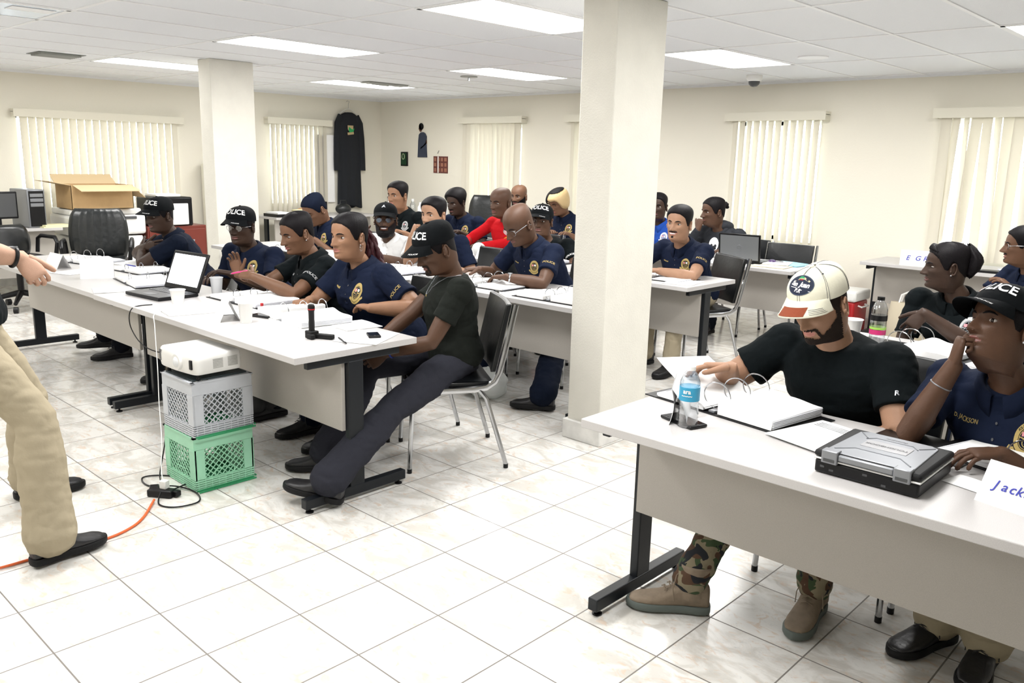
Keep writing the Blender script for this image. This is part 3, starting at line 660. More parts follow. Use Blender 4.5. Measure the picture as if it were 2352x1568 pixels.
# ---------------- crates, projector, cables ----------------
def crate(m, inner, label, z, s=.33, h=.28, taper=.0):
    t = thing('milk_crate', label, 'crate', (0,0,z)); a = s/2
    w = .045
    for sx in (-1,1):
        for sy in (-1,1):
            fr = MB(); e = a+.004; xs = sorted((sx*(e+.001), sx*(a-w))); ys = sorted((sy*e, sy*(a-w)))
            fr.bx(xs[0], xs[1], *sorted((sy*(a-.005), sy*(a+.0055))), .056, h-.0625); fr.bx(*sorted((sx*(a-.005), sx*(a+.005))), *[q*.985 for q in ys], .0562, h-.0627); fr.build('corner_post', m, t, smooth=False)
    rim = MB()
    for sgn in (-1,1):
        rim.bx(-a-.003, a+.003, sgn*a-.004, sgn*a+.004, h-.062, h-.004); rim.bx(sgn*a-.004, sgn*a+.004, -a-.003, a+.003, h-.062, h-.004)
        rim.bx(-a-.008, a+.008, sgn*a-.008, sgn*a+.008, h-.007, h); rim.bx(sgn*a-.008, sgn*a+.008, -a-.008, a+.008, h-.007, h)
        for k in range(5):
            zz = .004+.0105*k; rim.bx(-a-.004, a+.004, sgn*a-.005, sgn*a+.005, zz, zz+.007); rim.bx(sgn*a-.005, sgn*a+.005, -a-.004, a+.004, zz, zz+.007)
        for k in range(9):
            xx = -a+.01+k*(s-.02)/8; rim.bx(xx-.0015, xx+.0015, sgn*(a+.004)-.002, sgn*(a+.004)+.002, 0, .055); rim.bx(sgn*(a+.004)-.002, sgn*(a+.004)+.002, xx-.0015, xx+.0015, 0, .055)
    rim.build('rim_bands', m, t, smooth=False)
    lat = MB(); x0, x1, z0, z1 = -a+w, a-w, .055, h-.062; step = .029
    def seg(p, q, face):
        P = []
        for (x, zz) in (p, q):
            P.append({0:V((x,-a,zz)),1:V((x,a,zz)),2:V((-a,x,zz)),3:V((a,x,zz))}[face])
        lat.tube(P, .0030, 4)
    for face in range(4):
        for sl in (1,-1):
            k = x0-(z1-z0)
            while k < x1:
                pts = []
                for zz in (z0, z1):
                    x = k+(zz-z0) if sl > 0 else k+(z1-zz); pts.append([x, zz])
                (xa, za), (xb, zb) = sorted(pts)
                if xb > x0 and xa < x1:
                    if xa < x0: f_ = (x0-xa)/(xb-xa); za = za+(zb-za)*f_; xa = x0
                    if xb > x1: f_ = (x1-xa)/(xb-xa); zb = za+(zb-za)*f_; xb = x1
                    seg((xa, za), (xb, zb), face)
                k += step
        for p, q in (((-.05,.075),(-.038,.088)),((-.038,.088),(.038,.088)),((.038,.088),(.05,.075)),((-.05,.075),(-.045,.055)),((.05,.075),(.045,.055))): seg(p, q, face)
        seg((x0,z0),(x1,z0),face); seg((x0,z1),(x1,z1),face)
        for zz in (.10,.14,.18):
            for ss in (-1, 1): seg((ss*a*.98, zz), (ss*(a-w), zz), face)
    lat.build('lattice', m, t, smooth=False)
    bt = MB()
    for k in range(15): xx = -a+.011*2*(k+.5); bt.bx(xx-.003, xx+.003, -a, a, .002, .008)
    for k in range(7): yy = -a+.047*(k+.5); bt.bx(-a, a, yy-.003, yy+.003, .002, .008)
    bt.build('bottom_grid', inner, t, smooth=False)
    return t
CX, CY = -1.395, .395
M_CG = mat('green_crate', (.36,.72,.50), .4, var=.05, vscale=10); M_CGD = mat('green_crate_floor', (.03,.30,.12), .5); M_CW = mat('grey_crate', (.58,.61,.66), .4, var=.05, vscale=10)
def place_crate(t, x, y, rz): t.location = (x, y, t.location.z); t.rotation_euler = (0,0,rz); return t
place_crate(crate(M_CG, M_CGD, 'light green plastic milk crate standing on the floor under the grey one', 0, .29, .264), CX, CY, 0)
place_crate(crate(M_CW, M_CGD, 'pale grey plastic milk crate carrying the projector', .265, .29, .262), CX+.012, CY, .01)
tp = MB()
for k in range(26): tp.box((-.125+.0100*k, 0, .004), (.004, .27, .006), RZ(.0))
tp.bx(-.13,.13,-.135,.135,0,.002)
solo(tp, 'ribbed_tray', mat('dark_teal_plastic',(.05,.07,.08),.4), 'dark ribbed tray lying on top of the pale grey crate', 'tray', (CX+.012, CY, .5275), .01, smooth=False)
def projector():
    t = thing('projector', 'white projector on the stacked crates', 'projector', (CX+.012, CY-.025, .536), .06)
    w, d = .335, .235
    b = MB(); rings = []
    for z, s in ((.026,.96),(.030,.985),(.045,1),(.085,1),(.108,.985),(.116,.94)):
        ring = []
        for k in range(48):
            a = 2*PI*k/48; c, q = math.cos(a), math.sin(a); e = .16
            x = math.copysign(abs(c)**e, c)*w/2*s; y = math.copysign(abs(q)**e, q)*d/2*s
            if y < 0: y -= .012*(1-(x/(w/2))**2)
            ring.append(V((x, y, z)))
        rings.append(ring)
    b.loft(rings); b.build('shell', M_WHITEPL, t, ang=50)
    MB().cyl((.03,-d/2-.012,.072), .036, .02, 30, V((0,-1,0))).build('lens_ring', M_WHITEPL, t)
    MB().ell((.03,-d/2-.018,.072), (.026,.012,.026), 10).build('lens', mat('lens_glass',(.75,.78,.8),.05), t)
    MB().bx(.120,.140,-d/2-.010,-d/2+.004,.050,.094).build('sensor_window', M_BLACKPL, t, bev=.003)
    v = MB()
    for i in range(9):
        for j in range(9): v.bx(-.155+i*.007,-.150+i*.007,-d/2-.004,-d/2+.004,.05+j*.006,.053+j*.006)
    v.build('front_grille', M_DARKGREY, t, smooth=False)
    for y in (-.01, .065):
        g = MB()
        for k in range(7): g.bx(w/2-.001, w/2+.0015, y-.025, y+.025, .048+.0068*k, .0515+.0068*k)
        g.build('side_vent', mat('grille_grey',(.45,.45,.43),.5), t, smooth=False)
    MB().bx(-.03,.03,.02,.05,.1155,.1175).build('button_panel', M_DARKGREY if 0 else mat('pale_grey_plastic',(.7,.7,.69),.4), t, smooth=False)
    for x, y in ((.13,-.09),(-.13,-.09),(0,.09)): MB().lathe([(.010,0),(.010,.008),(.004,.010),(.004,.028)], 12, (x,y,0)).build('foot', M_BLACKPL, t)
    return t
projector()
def cable(name, label, pts, r, m, cat='cable'):
    c = bpy.data.curves.new('c', 'CURVE'); P = []
    pts = [V(p) for p in pts]; n = len(pts)
    for i in range(n-1):
        p0, p1, p2, p3 = pts[max(i-1,0)], pts[i], pts[i+1], pts[min(i+2,n-1)]
        for k in range(8):
            t = k/8; P.append(.5*((2*p1)+(p2-p0)*t+(2*p0-5*p1+4*p2-p3)*t*t+(3*p1-p0-3*p2+p3)*t**3))
    P.append(pts[-1]); bpy.data.curves.remove(c)
    return solo(MB().tube(P, r, 8), name, m, label, cat)
M_ORANGE = mat('orange_cord', (.70,.13,.03), .5)
cable('extension_cord', 'orange extension cord running over the floor to the black adapter', [(-1.27,.06,.012),(-1.13,-.05,.006),(-1.06,-.14,.006),(-1.03,-.25,.006),(-1.05,-.40,.006),(-1.05,-.62,.006),(-1.10,-.9,.006),(-1.3,-1.4,.006)], .0055, M_ORANGE)
ad = thing('power_adapter', 'black multi-way plug block on the floor by the green crate', 'plug', (-1.315,.115,0), .6)
MB().box((0,0,.018), (.12,.05,.034)).build('block', M_BLACKPL, ad, bev=.006); MB().box((-.055,.03,.018), (.04,.05,.03), RZ(.5)).build('side_socket', M_BLACKPL, ad, bev=.004); MB().box((.06,.01,.018), (.05,.03,.026), RZ(-.3)).build('plug', M_BLACKPL, ad, bev=.004)
ch = thing('phone_charger', 'small white charger plugged into the black plug block', 'charger', (-1.315,.13,.034), .4); MB().box((0,0,.02), (.035,.03,.04)).build('body', M_WHITEPL, ch, bev=.004)
cable('charging_cable', 'white charging cable hanging from the table down to the plug block', [(-2.05,.62,.725),(-2.02,.50,.727),(-1.96,.415,.72),(-1.93,.40,.66),(-1.86,.37,.45),(-1.80,.34,.30),(-1.66,.28,.15),(-1.50,.20,.07),(-1.40,.16,.05),(-1.325,.135,.072)], .0024, M_WHITEPL)
cable('power_cable', 'thin black cable looping on the floor around the plug block', [(-1.30,.14,.02),(-1.40,.30,.006),(-1.55,.22,.006),(-1.58,.14,.006),(-1.46,.12,.006),(-1.36,.20,.012),(-1.24,.24,.006),(-1.13,.20,.006),(-1.14,.10,.006),(-1.22,.06,.006),(-1.29,.10,.03)], .0035, M_BLACKPL)
cable('power_cable', 'black cable hanging under the table from the open laptop', [(-2.22,.52,.725),(-2.24,.415,.71),(-2.22,.40,.60),(-2.10,.45,.50),(-1.85,.62,.48),(-1.7,.67,.55),(-1.58,.45,.58),(-1.50,.40,.60)], .003, M_BLACKPL)
cable('power_cable', 'black cable rising from the plug block behind the crates', [(-1.33,.14,.03),(-1.50,.19,.02),(-1.575,.25,.12),(-1.57,.30,.35),(-1.56,.42,.55),(-1.50,.50,.60)], .003, M_BLACKPL)

# ---------------- things along the walls ----------------
def open_box():
    t = thing('cardboard_box', 'large open brown cardboard box on the white copier', 'box', (-7.68, 2.30, .905), 0)
    w, l, h = .46, .66, .26; b = MB()
    b.bx(-w/2,w/2,-l/2,l/2,0,.006); b.bx(-w/2,-w/2+.006,-l/2,l/2,0,h); b.bx(w/2-.006,w/2,-l/2,l/2,0,h); b.bx(-w/2,w/2,-l/2,-l/2+.006,0,h); b.bx(-w/2,w/2,l/2-.006,l/2,0,h); b.build('carton', M_CARD, t, smooth=False)
    def flap(p, q, out): b = MB(); b.add([p, q, V(q)+V(out), V(p)+V(out)], [(0,1,2,3)]); b.build('flap', mat('cardboard_inner',(.62,.47,.28),.8), t, smooth=False, solid=.005)
    flap((w/2,-l/2+.02,h),(w/2,l/2-.01,h),(.17,.03,-.06)); flap((-w/2,-l/2,h),(-w/2,l/2,h),(-.16,0,.10)); flap((-w/2,-l/2,h),(w/2,-l/2,h),(0,-.20,.04)); flap((-w/2,l/2,h),(w/2,l/2,h),(0,.14,-.14))
open_box()
t = thing('copier', 'white office copier under the cardboard box', 'copier', (-7.80, 2.36, 0)); MB().box((0,0,.30),(.62,.74,.58)).build('cabinet', M_WHITEPL, t, bev=.012); MB().box((0,0,.72),(.66,.82,.22)).build('scanner_body', M_WHITEPL, t, bev=.03); MB().box((-.02,0,.865),(.58,.78,.07)).build('lid', M_WHITEPL, t, bev=.02)
for z in (.16,.34,.50): MB().box((.315,0,z),(.012,.66,.13)).build('paper_drawer', M_TBAR, t, bev=.004)
MB().box((.33,.15,.80),(.03,.3,.03)).build('control_panel', M_DARKGREY, t, bev=.004)
t = thing('cabinet', 'red-brown wooden cabinet beside the seated man with folded arms', 'cabinet', (-7.75, 3.15, 0)); MB().box((0,0,.34),(.5,.72,.68)).build('body', M_WOOD, t, bev=.006)
for s in (-1,1): d = MB().box((.255,s*.175,.34),(.02,.33,.6)).build('door', M_WOOD, t, bev=.005); MB().cyl((.275,s*.03,.4),.012,.03,12,V((1,0,0))).build('handle', M_CHROME, d)
t = thing('mini_fridge', 'white and black box-shaped appliance on the red-brown cabinet', 'appliance', (-7.70, 3.10, .68)); MB().box((0,0,.17),(.42,.50,.34)).build('body', M_BLACKPL, t, bev=.02); MB().box((.215,.0,.14),(.02,.38,.25)).build('door', M_WHITEPL, t, bev=.012); MB().box((-.03,.0,.355),(.3,.3,.03)).build('top_tray', M_WHITEPL, t, bev=.006)
def shelf():
    t = thing('bookshelf', 'narrow white bookshelf behind the left column', 'bookshelf', (-8.22, 4.24, 0)); m = mat('cream_shelf',(.72,.69,.58),.5)
    for y in (-.30,.30): MB().box((0,y,.70),(.34,.02,1.40)).build('side', m, t, bev=.002)
    for z in (.03,.38,.72,1.06,1.39): MB().box((0,0,z),(.34,.58,.02)).build('shelf_board', m, t, bev=.002)
    MB().box((-.165,0,.70),(.01,.6,1.4)).build('back', m, t)
shelf()
for k in range(9):
    w = .04+.012*(k % 3); m = mat('book_%d' % (k % 3), [(.02,.025,.04),(.10,.12,.16),(.30,.32,.36)][k % 3], .5)
    solo(MB().box((0,0,.13+.01*(k%2)),(.20,w,.26+.02*(k%2))), 'book', m, 'dark upright book on the top shelf of the white bookshelf', 'book', (-8.18, 3.98+.056*k, 1.07), 0, group='books on the narrow shelf', bev=.003)
def side_table(name, label, loc, rz, l=2.1):
    t = thing(name, label, 'table', loc, rz); MB().bx(-l/2,l/2,-.32,.32,.69,.72).build('tabletop', M_TOP, t, smooth=False, bev=.003); MB().bx(-l/2+.05,l/2-.05,-.20,-.18,.2,.69).build('modesty_panel', M_EDGE, t, smooth=False)
    for s in (-1,1): l_ = MB(); x = s*(l/2-.04); l_.bx(x-.015,x+.015,-.04,.04,.05,.69); l_.bx(x-.018,x+.018,-.28,.28,.0,.05); l_.build('leg', M_BLACKMETAL, t, smooth=False)
side_table('side_table', 'grey table along the left wall under the hanging gown', (-7.95, 5.40, 0), PI/2, 1.68)
side_table('side_table', 'grey table in the far corner below the wall pictures', (-6.55, 6.58, 0), 0, 2.2)
side_table('side_table', 'small desk at the far left holding the computer tower', (-7.75, 1.30, 0), PI/2, 1.1)
t = thing('computer_tower', 'silver and black desktop computer tower on the far left desk', 'computer', (-7.72, 1.62, .72), .1); MB().box((0,0,.20),(.42,.18,.40)).build('case', M_SILVER, t, bev=.01); MB().box((.212,0,.20),(.01,.15,.37)).build('front_panel', M_BLACKPL, t, bev=.004)
for k in range(3): MB().box((.218,0,.34-.05*k),(.004,.13,.035)).build('drive_bay', M_SILVER, t, bev=.002)
t = thing('monitor', 'dark monitor beside the silver computer tower', 'monitor', (-7.55, 1.28, .72), PI/2+.2); MB().box((0,0,.24),(.40,.03,.28)).build('housing', M_BLACKPL, t, bev=.01); MB().box((0,-.017,.24),(.36,.003,.24)).build('screen', M_DARKGREY, t, smooth=False); MB().box((0,.02,.06),(.06,.04,.12)).build('neck', M_BLACKPL, t, bev=.004); MB().box((0,0,.008),(.2,.16,.016)).build('base', M_BLACKPL, t, bev=.005)
office_chair('black swivel chair between the standing man and the far left desk', (-6.78, 1.20, 0), PI*.55, M_VINYL, False, .80)
st = MB().box((0,0,.006),(.22,.30,.012)); st.box((.01,0,.02),(.2,.26,.016)); solo(st, 'paper_stack', mat('yellow_edged_paper',(.75,.72,.45),.7), 'yellow-edged stack of paper on the far left desk', 'paper', (-7.55, 1.80, .72), .1, smooth=False)
# gown on a hanger
def gown():
    t = thing('hanging_gown', 'long black long-sleeved gown with a crest, on a hanger on the left wall', 'gown', (X0+.06, 6.295, 0), PI/2)
    # local: room side is -y
    def body(u, v):
        a = 2*PI*u; z = 2.18-1.40*v; hw = .13+.075*min(1, v*7)**.6-.03*min(1, max(0, v-.1)*2)+.05*v; dd = .028+.012*math.sin(9*a)*v
        zz = z+(.02*math.sin(3*a) if v > .95 else 0)+(-.03*(1-abs(math.cos(a)))*0)
        sl = .05*max(0, abs(math.cos(a))-.35)*(1-min(1, v*7))
        return V((hw*math.cos(a)*(1), dd*math.sin(a), zz-sl))
    MB().grid(body, 48, 40, cu=True).build('robe', mat('black_cloth',(.008,.010,.014),.9), t, solid=.004)
    for s in (-1,1):
        MB().tube([(s*.14,0,2.13),(s*.20,-.005,2.02),(s*.225,-.01,1.8),(s*.235,-.012,1.5),(s*.23,-.015,1.33)], [.05,.055,.05,.05,.055], 14, flat=(1,.55), up=(1,0,0)).build('sleeve', mat('black_cloth'), t)
    MB().tube([(-.17,0,2.15),(-.05,0,2.22),(0,0,2.235),(.05,0,2.22),(.17,0,2.15)], .004, 8).build('hanger_arms', M_WHITEPL, t)
    MB().tube([(0,0,2.235),(0,0,2.30),(.015,0,2.335),(0,.02,2.35),(-.012,.03,2.335)], .003, 8).build('hanger_hook', M_CHROME, t)
    c = MB(); Y = -.047
    c.prism([(-.05,1.99),(.05,1.99),(.047,1.93),(.0,1.88),(-.047,1.93)], .004, Matrix(((1,0,0,0),(0,0,1,Y),(0,1,0,0),(0,0,0,1))), mi=0)
    c.prism([(-.055,1.885),(.055,1.90),(.06,1.865),(-.05,1.85)], .004, Matrix(((1,0,0,0),(0,0,1,Y),(0,1,0,0),(0,0,0,1))), mi=0)
    c.prism([(-.03,1.97),(.0,1.95),(.03,1.93),(.065,1.95),(.05,1.90),(-.02,1.89),(-.035,1.92)], .004, Matrix(((1,0,0,0),(0,0,1,Y-.004),(0,1,0,0),(0,0,0,1))), mi=1)
    c.build('crest', [mat('tan_print',(.50,.38,.20),.7), mat('green_print',(.02,.35,.10),.7)], t, smooth=False)
gown()
sh = MB().bx(-.17,.17,-.02,-.012,.86,1.84); solo(sh, 'flip_chart', M_PAPER, 'tall white sheet hanging on the left wall beside the gown', 'chart', (X0+.015, 5.87, 0), PI/2, smooth=False)
# pictures on the back wall
p = thing('wall_picture', 'small dark green framed picture, leftmost on the back wall', 'picture', (-7.87, Y1-.012, 1.52)); MB().box((0,0,0),(.155,.02,.21)).build('frame', M_BLACKPL, p, bev=.004); MB().box((0,-.011,0),(.12,.003,.175)).build('print', mat('green_picture',(.01,.05,.02),.4), p, smooth=False); MB().tube([(.03*math.cos(a)-.01,-.014,.035+.04*math.sin(a)) for a in [2*PI*k/20 for k in range(20)]], .006, 5, closed=True).build('figure', mat('pale_green',(.35,.42,.25),.6), p)
q = thing('cutout_figure', 'dark life-like paper cut-out of a standing person on the back wall', 'cut-out', (-7.46, Y1-.008, 1.55)); T = Matrix(((1,0,0,0),(0,0,1,-.006),(0,1,0,0),(0,0,0,1)))
MB().prism([(-.10,0),(.115,0),(.105,.12),(.10,.24),(.105,.30),(.075,.345),(.03,.365),(-.03,.36),(-.07,.33),(-.085,.24),(-.09,.12)], .006, T).build('dress', mat('slate_cloth_print',(.035,.045,.075),.7), q, smooth=False)
MB().prism([(-.05+.05*math.cos(a)+.03,.445+.05*math.sin(a)) for a in [2*PI*k/18 for k in range(18)]], .007, T).build('hair', M_BLACKPL, q, smooth=False)
MB().prism([(-.075,.41),(-.045,.37),(-.015,.375),(-.01,.42),(-.03,.46),(-.065,.46)], .008, T).build('face', mat('brown_print',(.12,.05,.03),.7), q, smooth=False)
MB().prism([(.10,.25),(.105,.20),(.03,.15),(-.03,.12),(-.035,.14),(.03,.17),(.08,.21),(.085,.25)], .009, T).build('arm', mat('brown_print'), q, smooth=False)
p = thing('wall_map', 'red and brown poster with rows of pictures on the back wall', 'poster', (-7.05, Y1-.006, 1.45), 0); MB().box((0,0,0),(.31,.006,.24)).build('sheet', mat('maroon_print',(.13,.035,.03),.35), p, smooth=False)
g = MB()
for i in range(4):
    for j in range(3): g.box((-.115+.075*i,-.004,-.075+.075*j),(.04+.01*((i+j)%2),.003,.05))
g.build('picture_tiles', mat('brown_tiles',(.32,.14,.09),.4), p, smooth=False); MB().box((-.05,-.005,.0),(.02,.003,.235)).build('pale_strip', M_WHITEPL, p, smooth=False)
solo(MB().box((0,0,0),(.012,.006,.05)).xf(Matrix.Rotation(.6,4,'Y')), 'wall_hook', M_CHROME, 'small metal hook above the red and brown poster', 'hook', (-7.10, Y1-.008, 1.63), 0)
# clutter on the tables by the walls
def jar(x, y, z, h, r, m, label, cat='bottle', name='bottle'):
    t = thing(name, label, cat, (x, y, z)); MB().lathe([(r*.9,0),(r,.01),(r,h*.65),(r*.45,h*.82),(r*.42,h*.9)], 18).build('body', m, t); MB().lathe([(r*.5,h*.88),(r*.5,h)], 14).build('cap', M_WHITEPL, t)
for i, (x, h, m, lb) in enumerate([(-7.15,.24,M_PET,'tall clear bottle, leftmost in the far corner clutter'),(-6.98,.20,M_WHITEPL,'white squat bottle in the far corner clutter'),(-6.84,.27,mat('blue_bottle',(.05,.12,.45),.4),'blue-capped bottle in the far corner clutter'),(-6.70,.22,M_WHITEPL,'white bottle right of the blue-capped bottle'),(-6.55,.19,mat('yellow_plastic',(.7,.6,.15),.4),'yellow bottle, rightmost in the far corner clutter')]):
    jar(x, 6.5, .72, h, .045, m, lb)
cup(-6.4, 6.45, 'stack of white foam cups in the far corner', h=.22, r=.045, m=M_WHITEPL)
t = thing('picture_frame', 'white board with a black frame standing in the far corner', 'board', (-7.35, 6.35, .72), .1); MB().box((0,0,.13),(.34,.02,.26)).build('frame', M_BLACKPL, t, bev=.004); MB().box((0,-.011,.13),(.31,.003,.23)).build('board', M_PAPER, t, smooth=False)
bw = MB().lathe([(.04,0),(.09,.03),(.115,.085),(.11,.085),(.085,.032),(.01,.008)], 24); solo(bw, 'bowl', mat('cream_bowl',(.72,.66,.40),.4), 'cream bowl on the table by the left column', 'bowl', (-7.80, 5.03, .72))
fd = MB(); fd.ell((0,0,.0),(.09,.08,.05),10); solo(fd, 'bread_loaf', mat('tan_bread',(.52,.32,.15),.7), 'tan bread loaf behind the cream bowl', 'food', (-8.0, 5.20, .77))
t = thing('cassette_player', 'black boxy device on the table behind the cream bowl', 'device', (-8.02, 5.45, .72), PI/2); MB().box((0,0,.09),(.26,.16,.18)).build('body', M_BLACKPL, t, bev=.012); MB().cyl((-.06,-.082,.09),.045,.006,20,V((0,1,0))).build('dial', M_SILVER, t)
t = thing('paper_tray', 'black desk tray with papers at the near end of the left wall table', 'tray', (-7.85, 4.74, .72), PI/2); MB().box((0,0,.02),(.28,.34,.04)).build('tray', M_BLACKPL, t, bev=.004); MB().box((0,0,.05),(.22,.30,.02)).build('papers', M_PAPER, t, smooth=False)
t = thing('toy_bear', 'small dark bag on the left wall table', 'bag', (-7.80, 5.75, .72)); t.name = 'small_bag'; MB().ell((0,0,.08),(.10,.12,.08),10).build('body', M_LEATHER, t); MB().tube([(0,-.06,.14),(0,-.04,.20),(0,.04,.20),(0,.06,.14)], .008, 8).build('handle', M_LEATHER, t)
# cooler, bags
t = thing('cooler', 'red cooler with a white lid against the back wall', 'cooler', (-.93, 6.55, 0)); MB().box((0,0,.16),(.56,.34,.32)).build('tub', M_RED, t, bev=.02); MB().box((0,0,.37),(.59,.37,.10)).build('lid', M_WHITEPL, t, bev=.02)
for s in (-1,1): MB().tube([(s*.285,-.08,.28),(s*.32,-.08,.27),(s*.32,.08,.27),(s*.285,.08,.28)], .008, 8).build('handle', M_WHITEPL, t)
t = thing('tote_bag', 'beige tote bag on the floor under the back wall table', 'bag', (-.18, 6.45, 0)); b = MB(); rings = []
for z, sx, sy in ((.0,.17,.10),(.03,.19,.12),(.20,.19,.11),(.34,.17,.05),(.37,.165,.035)):
    rings.append([V((sx*math.copysign(abs(math.cos(a))**.5, math.cos(a)), sy*math.sin(a), z)) for a in [2*PI*k/28 for k in range(28)]])
b.loft(rings); b.build('body', mat('beige_canvas',(.50,.44,.33),.8), t, ang=60)
for s in (-.03,.03): MB().tube([(-.09,s,.34),(-.07,s,.44),(0,s,.48),(.07,s,.44),(.09,s,.34)], .008, 8, flat=(1,.6)).build('handle', M_WHITEPL, t)
def plastic_bag(label, loc, m, s=1, seed=1):
    b = MB(); k = 26
    def fn(u, v):
        a = 2*PI*u; p = PI*(v-.5)*.999; r = .13*s*(1+.35*noise.noise(V((math.cos(a)*1.5+seed, math.sin(a)*1.5, v*3))))
        return V((r*1.25*math.cos(a)*math.cos(p), r*math.sin(a)*math.cos(p), .085*s+.10*s*math.sin(p)*(1+.3*noise.noise(V((a, v*4, seed))))))
    b.grid(fn, k, k, cu=True)
    for i in range(len(b.v)): b.v[i].z = max(b.v[i].z, .003)
    for q in (-1, 1): b.tube([(-.08*s, q*.03, .10*s), (-.17*s, q*.05, .12*s), (-.22*s, q*.02, .04*s), (-.18*s, q*.0, .01)], [.02*s,.014*s,.016*s,.02*s], 8, flat=(1,.3))
    return solo(b, 'plastic_bag', m, label, 'bag', loc, 0, ang=80)
plastic_bag('crumpled white carrier bag on the floor behind the slouching man\'s chair', (-1.50, 2.40, 0), translucent('thin_white_bag', (.85,.87,.86), .5))
plastic_bag('small white carrier bag on the floor hidden by the front column', (-1.02, 3.05, 0), MATS.get('x') or translucent('thin_white_bag_2', (.85,.85,.85), .4), .9, 4)
t = thing('backpack', 'black backpack on the floor beneath the front left table', 'bag', (-2.12, 1.10, 0), .3); b = MB(); b.ell((0,0,.19),(.20,.14,.20),14); b.build('body', mat('black_nylon',(.008,.008,.010),.7,bump=.5,bscale=40), t); MB().ell((.0,-.11,.13),(.13,.06,.11),10).build('front_pocket', mat('black_nylon'), t); MB().tube([(-.04,0,.37),(0,0,.42),(.04,0,.37)], .009, 8).build('grab_handle', mat('black_nylon'), t)
# ---------------- people ----------------
def skin(name, col): return mat('skin_'+name, col, .55, var=.06, vscale=25, bump=.12, bscale=250, spec=.35)
SK = {'dark': skin('dark',(.040,.020,.012)), 'deep': skin('deep',(.080,.038,.021)), 'brown': skin('brown',(.135,.066,.036)), 'tan': skin('tan',(.25,.130,.074)), 'light': skin('light',(.33,.185,.115)), 'pale': skin('pale',(.45,.27,.19))}
LIP = {'dark': mat('lip_dark',(.11,.035,.03),.4), 'deep': mat('lip_deep',(.15,.05,.04),.4), 'brown': mat('lip_brown',(.24,.08,.065),.4), 'tan': mat('lip_tan',(.38,.14,.11),.4), 'light': mat('lip_light',(.48,.20,.16),.4), 'pale': mat('lip_pale',(.5,.22,.18),.4)}
CL = lambda n, c, **k: mat(n, c, k.pop('rough', .85), bump=.35, bscale=60, spec=.1, **k)
NAVY = CL('navy_polo_cloth', (.006,.010,.026)); BLACKC = CL('black_tee_cloth', (.003,.005,.006)); NAVY2 = CL('dark_navy_cloth', (.004,.007,.017)); WHITEC = CL('white_polo_cloth', (.80,.80,.80)); REDC = CL('red_jersey_cloth', (.40,.006,.010)); ROYAL = CL('royal_blue_cloth', (.015,.06,.30)); GREYH = CL('charcoal_hoodie_cloth', (.025,.027,.032)); OLIVE = CL('dark_olive_cloth', (.011,.013,.011))
KHAKI = CL('khaki_cloth', (.36,.31,.22)); DKPANT = CL('dark_trouser_cloth', (.005,.006,.010)); GREYP = CL('slate_trouser_cloth', (.026,.027,.036))
HAIRB = mat('black_hair', (.006,.005,.006), .55, bump=.4, bscale=260, spec=.12); HAIRR = mat('dark_red_hair', (.040,.006,.010), .5, bump=.6, spec=.25, bscale=150); HAIRBL = mat('blonde_hair', (.55,.40,.20), .45, bump=.8, bscale=160); HAIRG = mat('cropped_dark_hair', (.025,.018,.015), .8, bump=.5, bscale=400, spec=.1)
GOLD = mat('gold_thread', (.42,.31,.10), .6, bump=.5, bscale=500); SILV = mat('silver_thread', (.45,.46,.47), .6, bump=.5, bscale=500); WTHREAD = mat('white_thread', (.85,.85,.85), .7); PINK = mat('pink_flag', (.65,.25,.28), .7)
EYEW = mat('eye_white', (.42,.38,.35), .3); IRIS = mat('iris_dark', (.018,.010,.007), .12)
BOOTB = mat('black_boot_leather', (.010,.010,.012), .42, bump=.4, bscale=60); BOOTT = mat('tan_suede_boot', (.20,.155,.11), .85, bump=.4, bscale=90, var=.12, vscale=30); SOLET = mat('grey_green_sole', (.10,.12,.11), .7)
CAPB = CL('black_cap_cloth', (.004,.005,.006)); CAPC = CL('cream_cap_cloth', (.66,.64,.52))
def camo():
    m = bpy.data.materials.new('woodland_camouflage'); m.use_nodes = True; nt = m.node_tree; L = nt.links.new; b = nt.nodes['Principled BSDF']; b.inputs['Roughness'].default_value = .9
    tc = nt.nodes.new('ShaderNodeTexCoord'); prev = None
    for i, (c, off, th) in enumerate([((.20,.17,.11), 0, 0), ((.035,.06,.025), 3.1, .50), ((.07,.035,.018), 7.7, .53), ((.006,.008,.012), 12.4, .60)]):
        if i == 0: prev = c; continue
        a = nt.nodes.new('ShaderNodeVectorMath'); a.operation = 'ADD'; a.inputs[1].default_value = (off, off*1.7, off*.6); L(tc.outputs['Object'], a.inputs[0])
        n = nt.nodes.new('ShaderNodeTexNoise'); n.inputs['Scale'].default_value = 15; n.inputs['Detail'].default_value = 1.5; n.inputs['Distortion'].default_value = 1.0; L(a.outputs[0], n.inputs['Vector'])
        g = nt.nodes.new('ShaderNodeMath'); g.operation = 'GREATER_THAN'; g.inputs[1].default_value = th; L(n.outputs['Fac'], g.inputs[0])
        x = nt.nodes.new('ShaderNodeMix'); x.data_type = 'RGBA'; L(g.outputs[0], x.inputs[0])
        if isinstance(prev, tuple): x.inputs[6].default_value = (*prev, 1)
        else: L(prev, x.inputs[6])
        x.inputs[7].default_value = (*c, 1); prev = x.outputs[2]
    L(prev, b.inputs['Base Color']); return m
CAMO = camo()

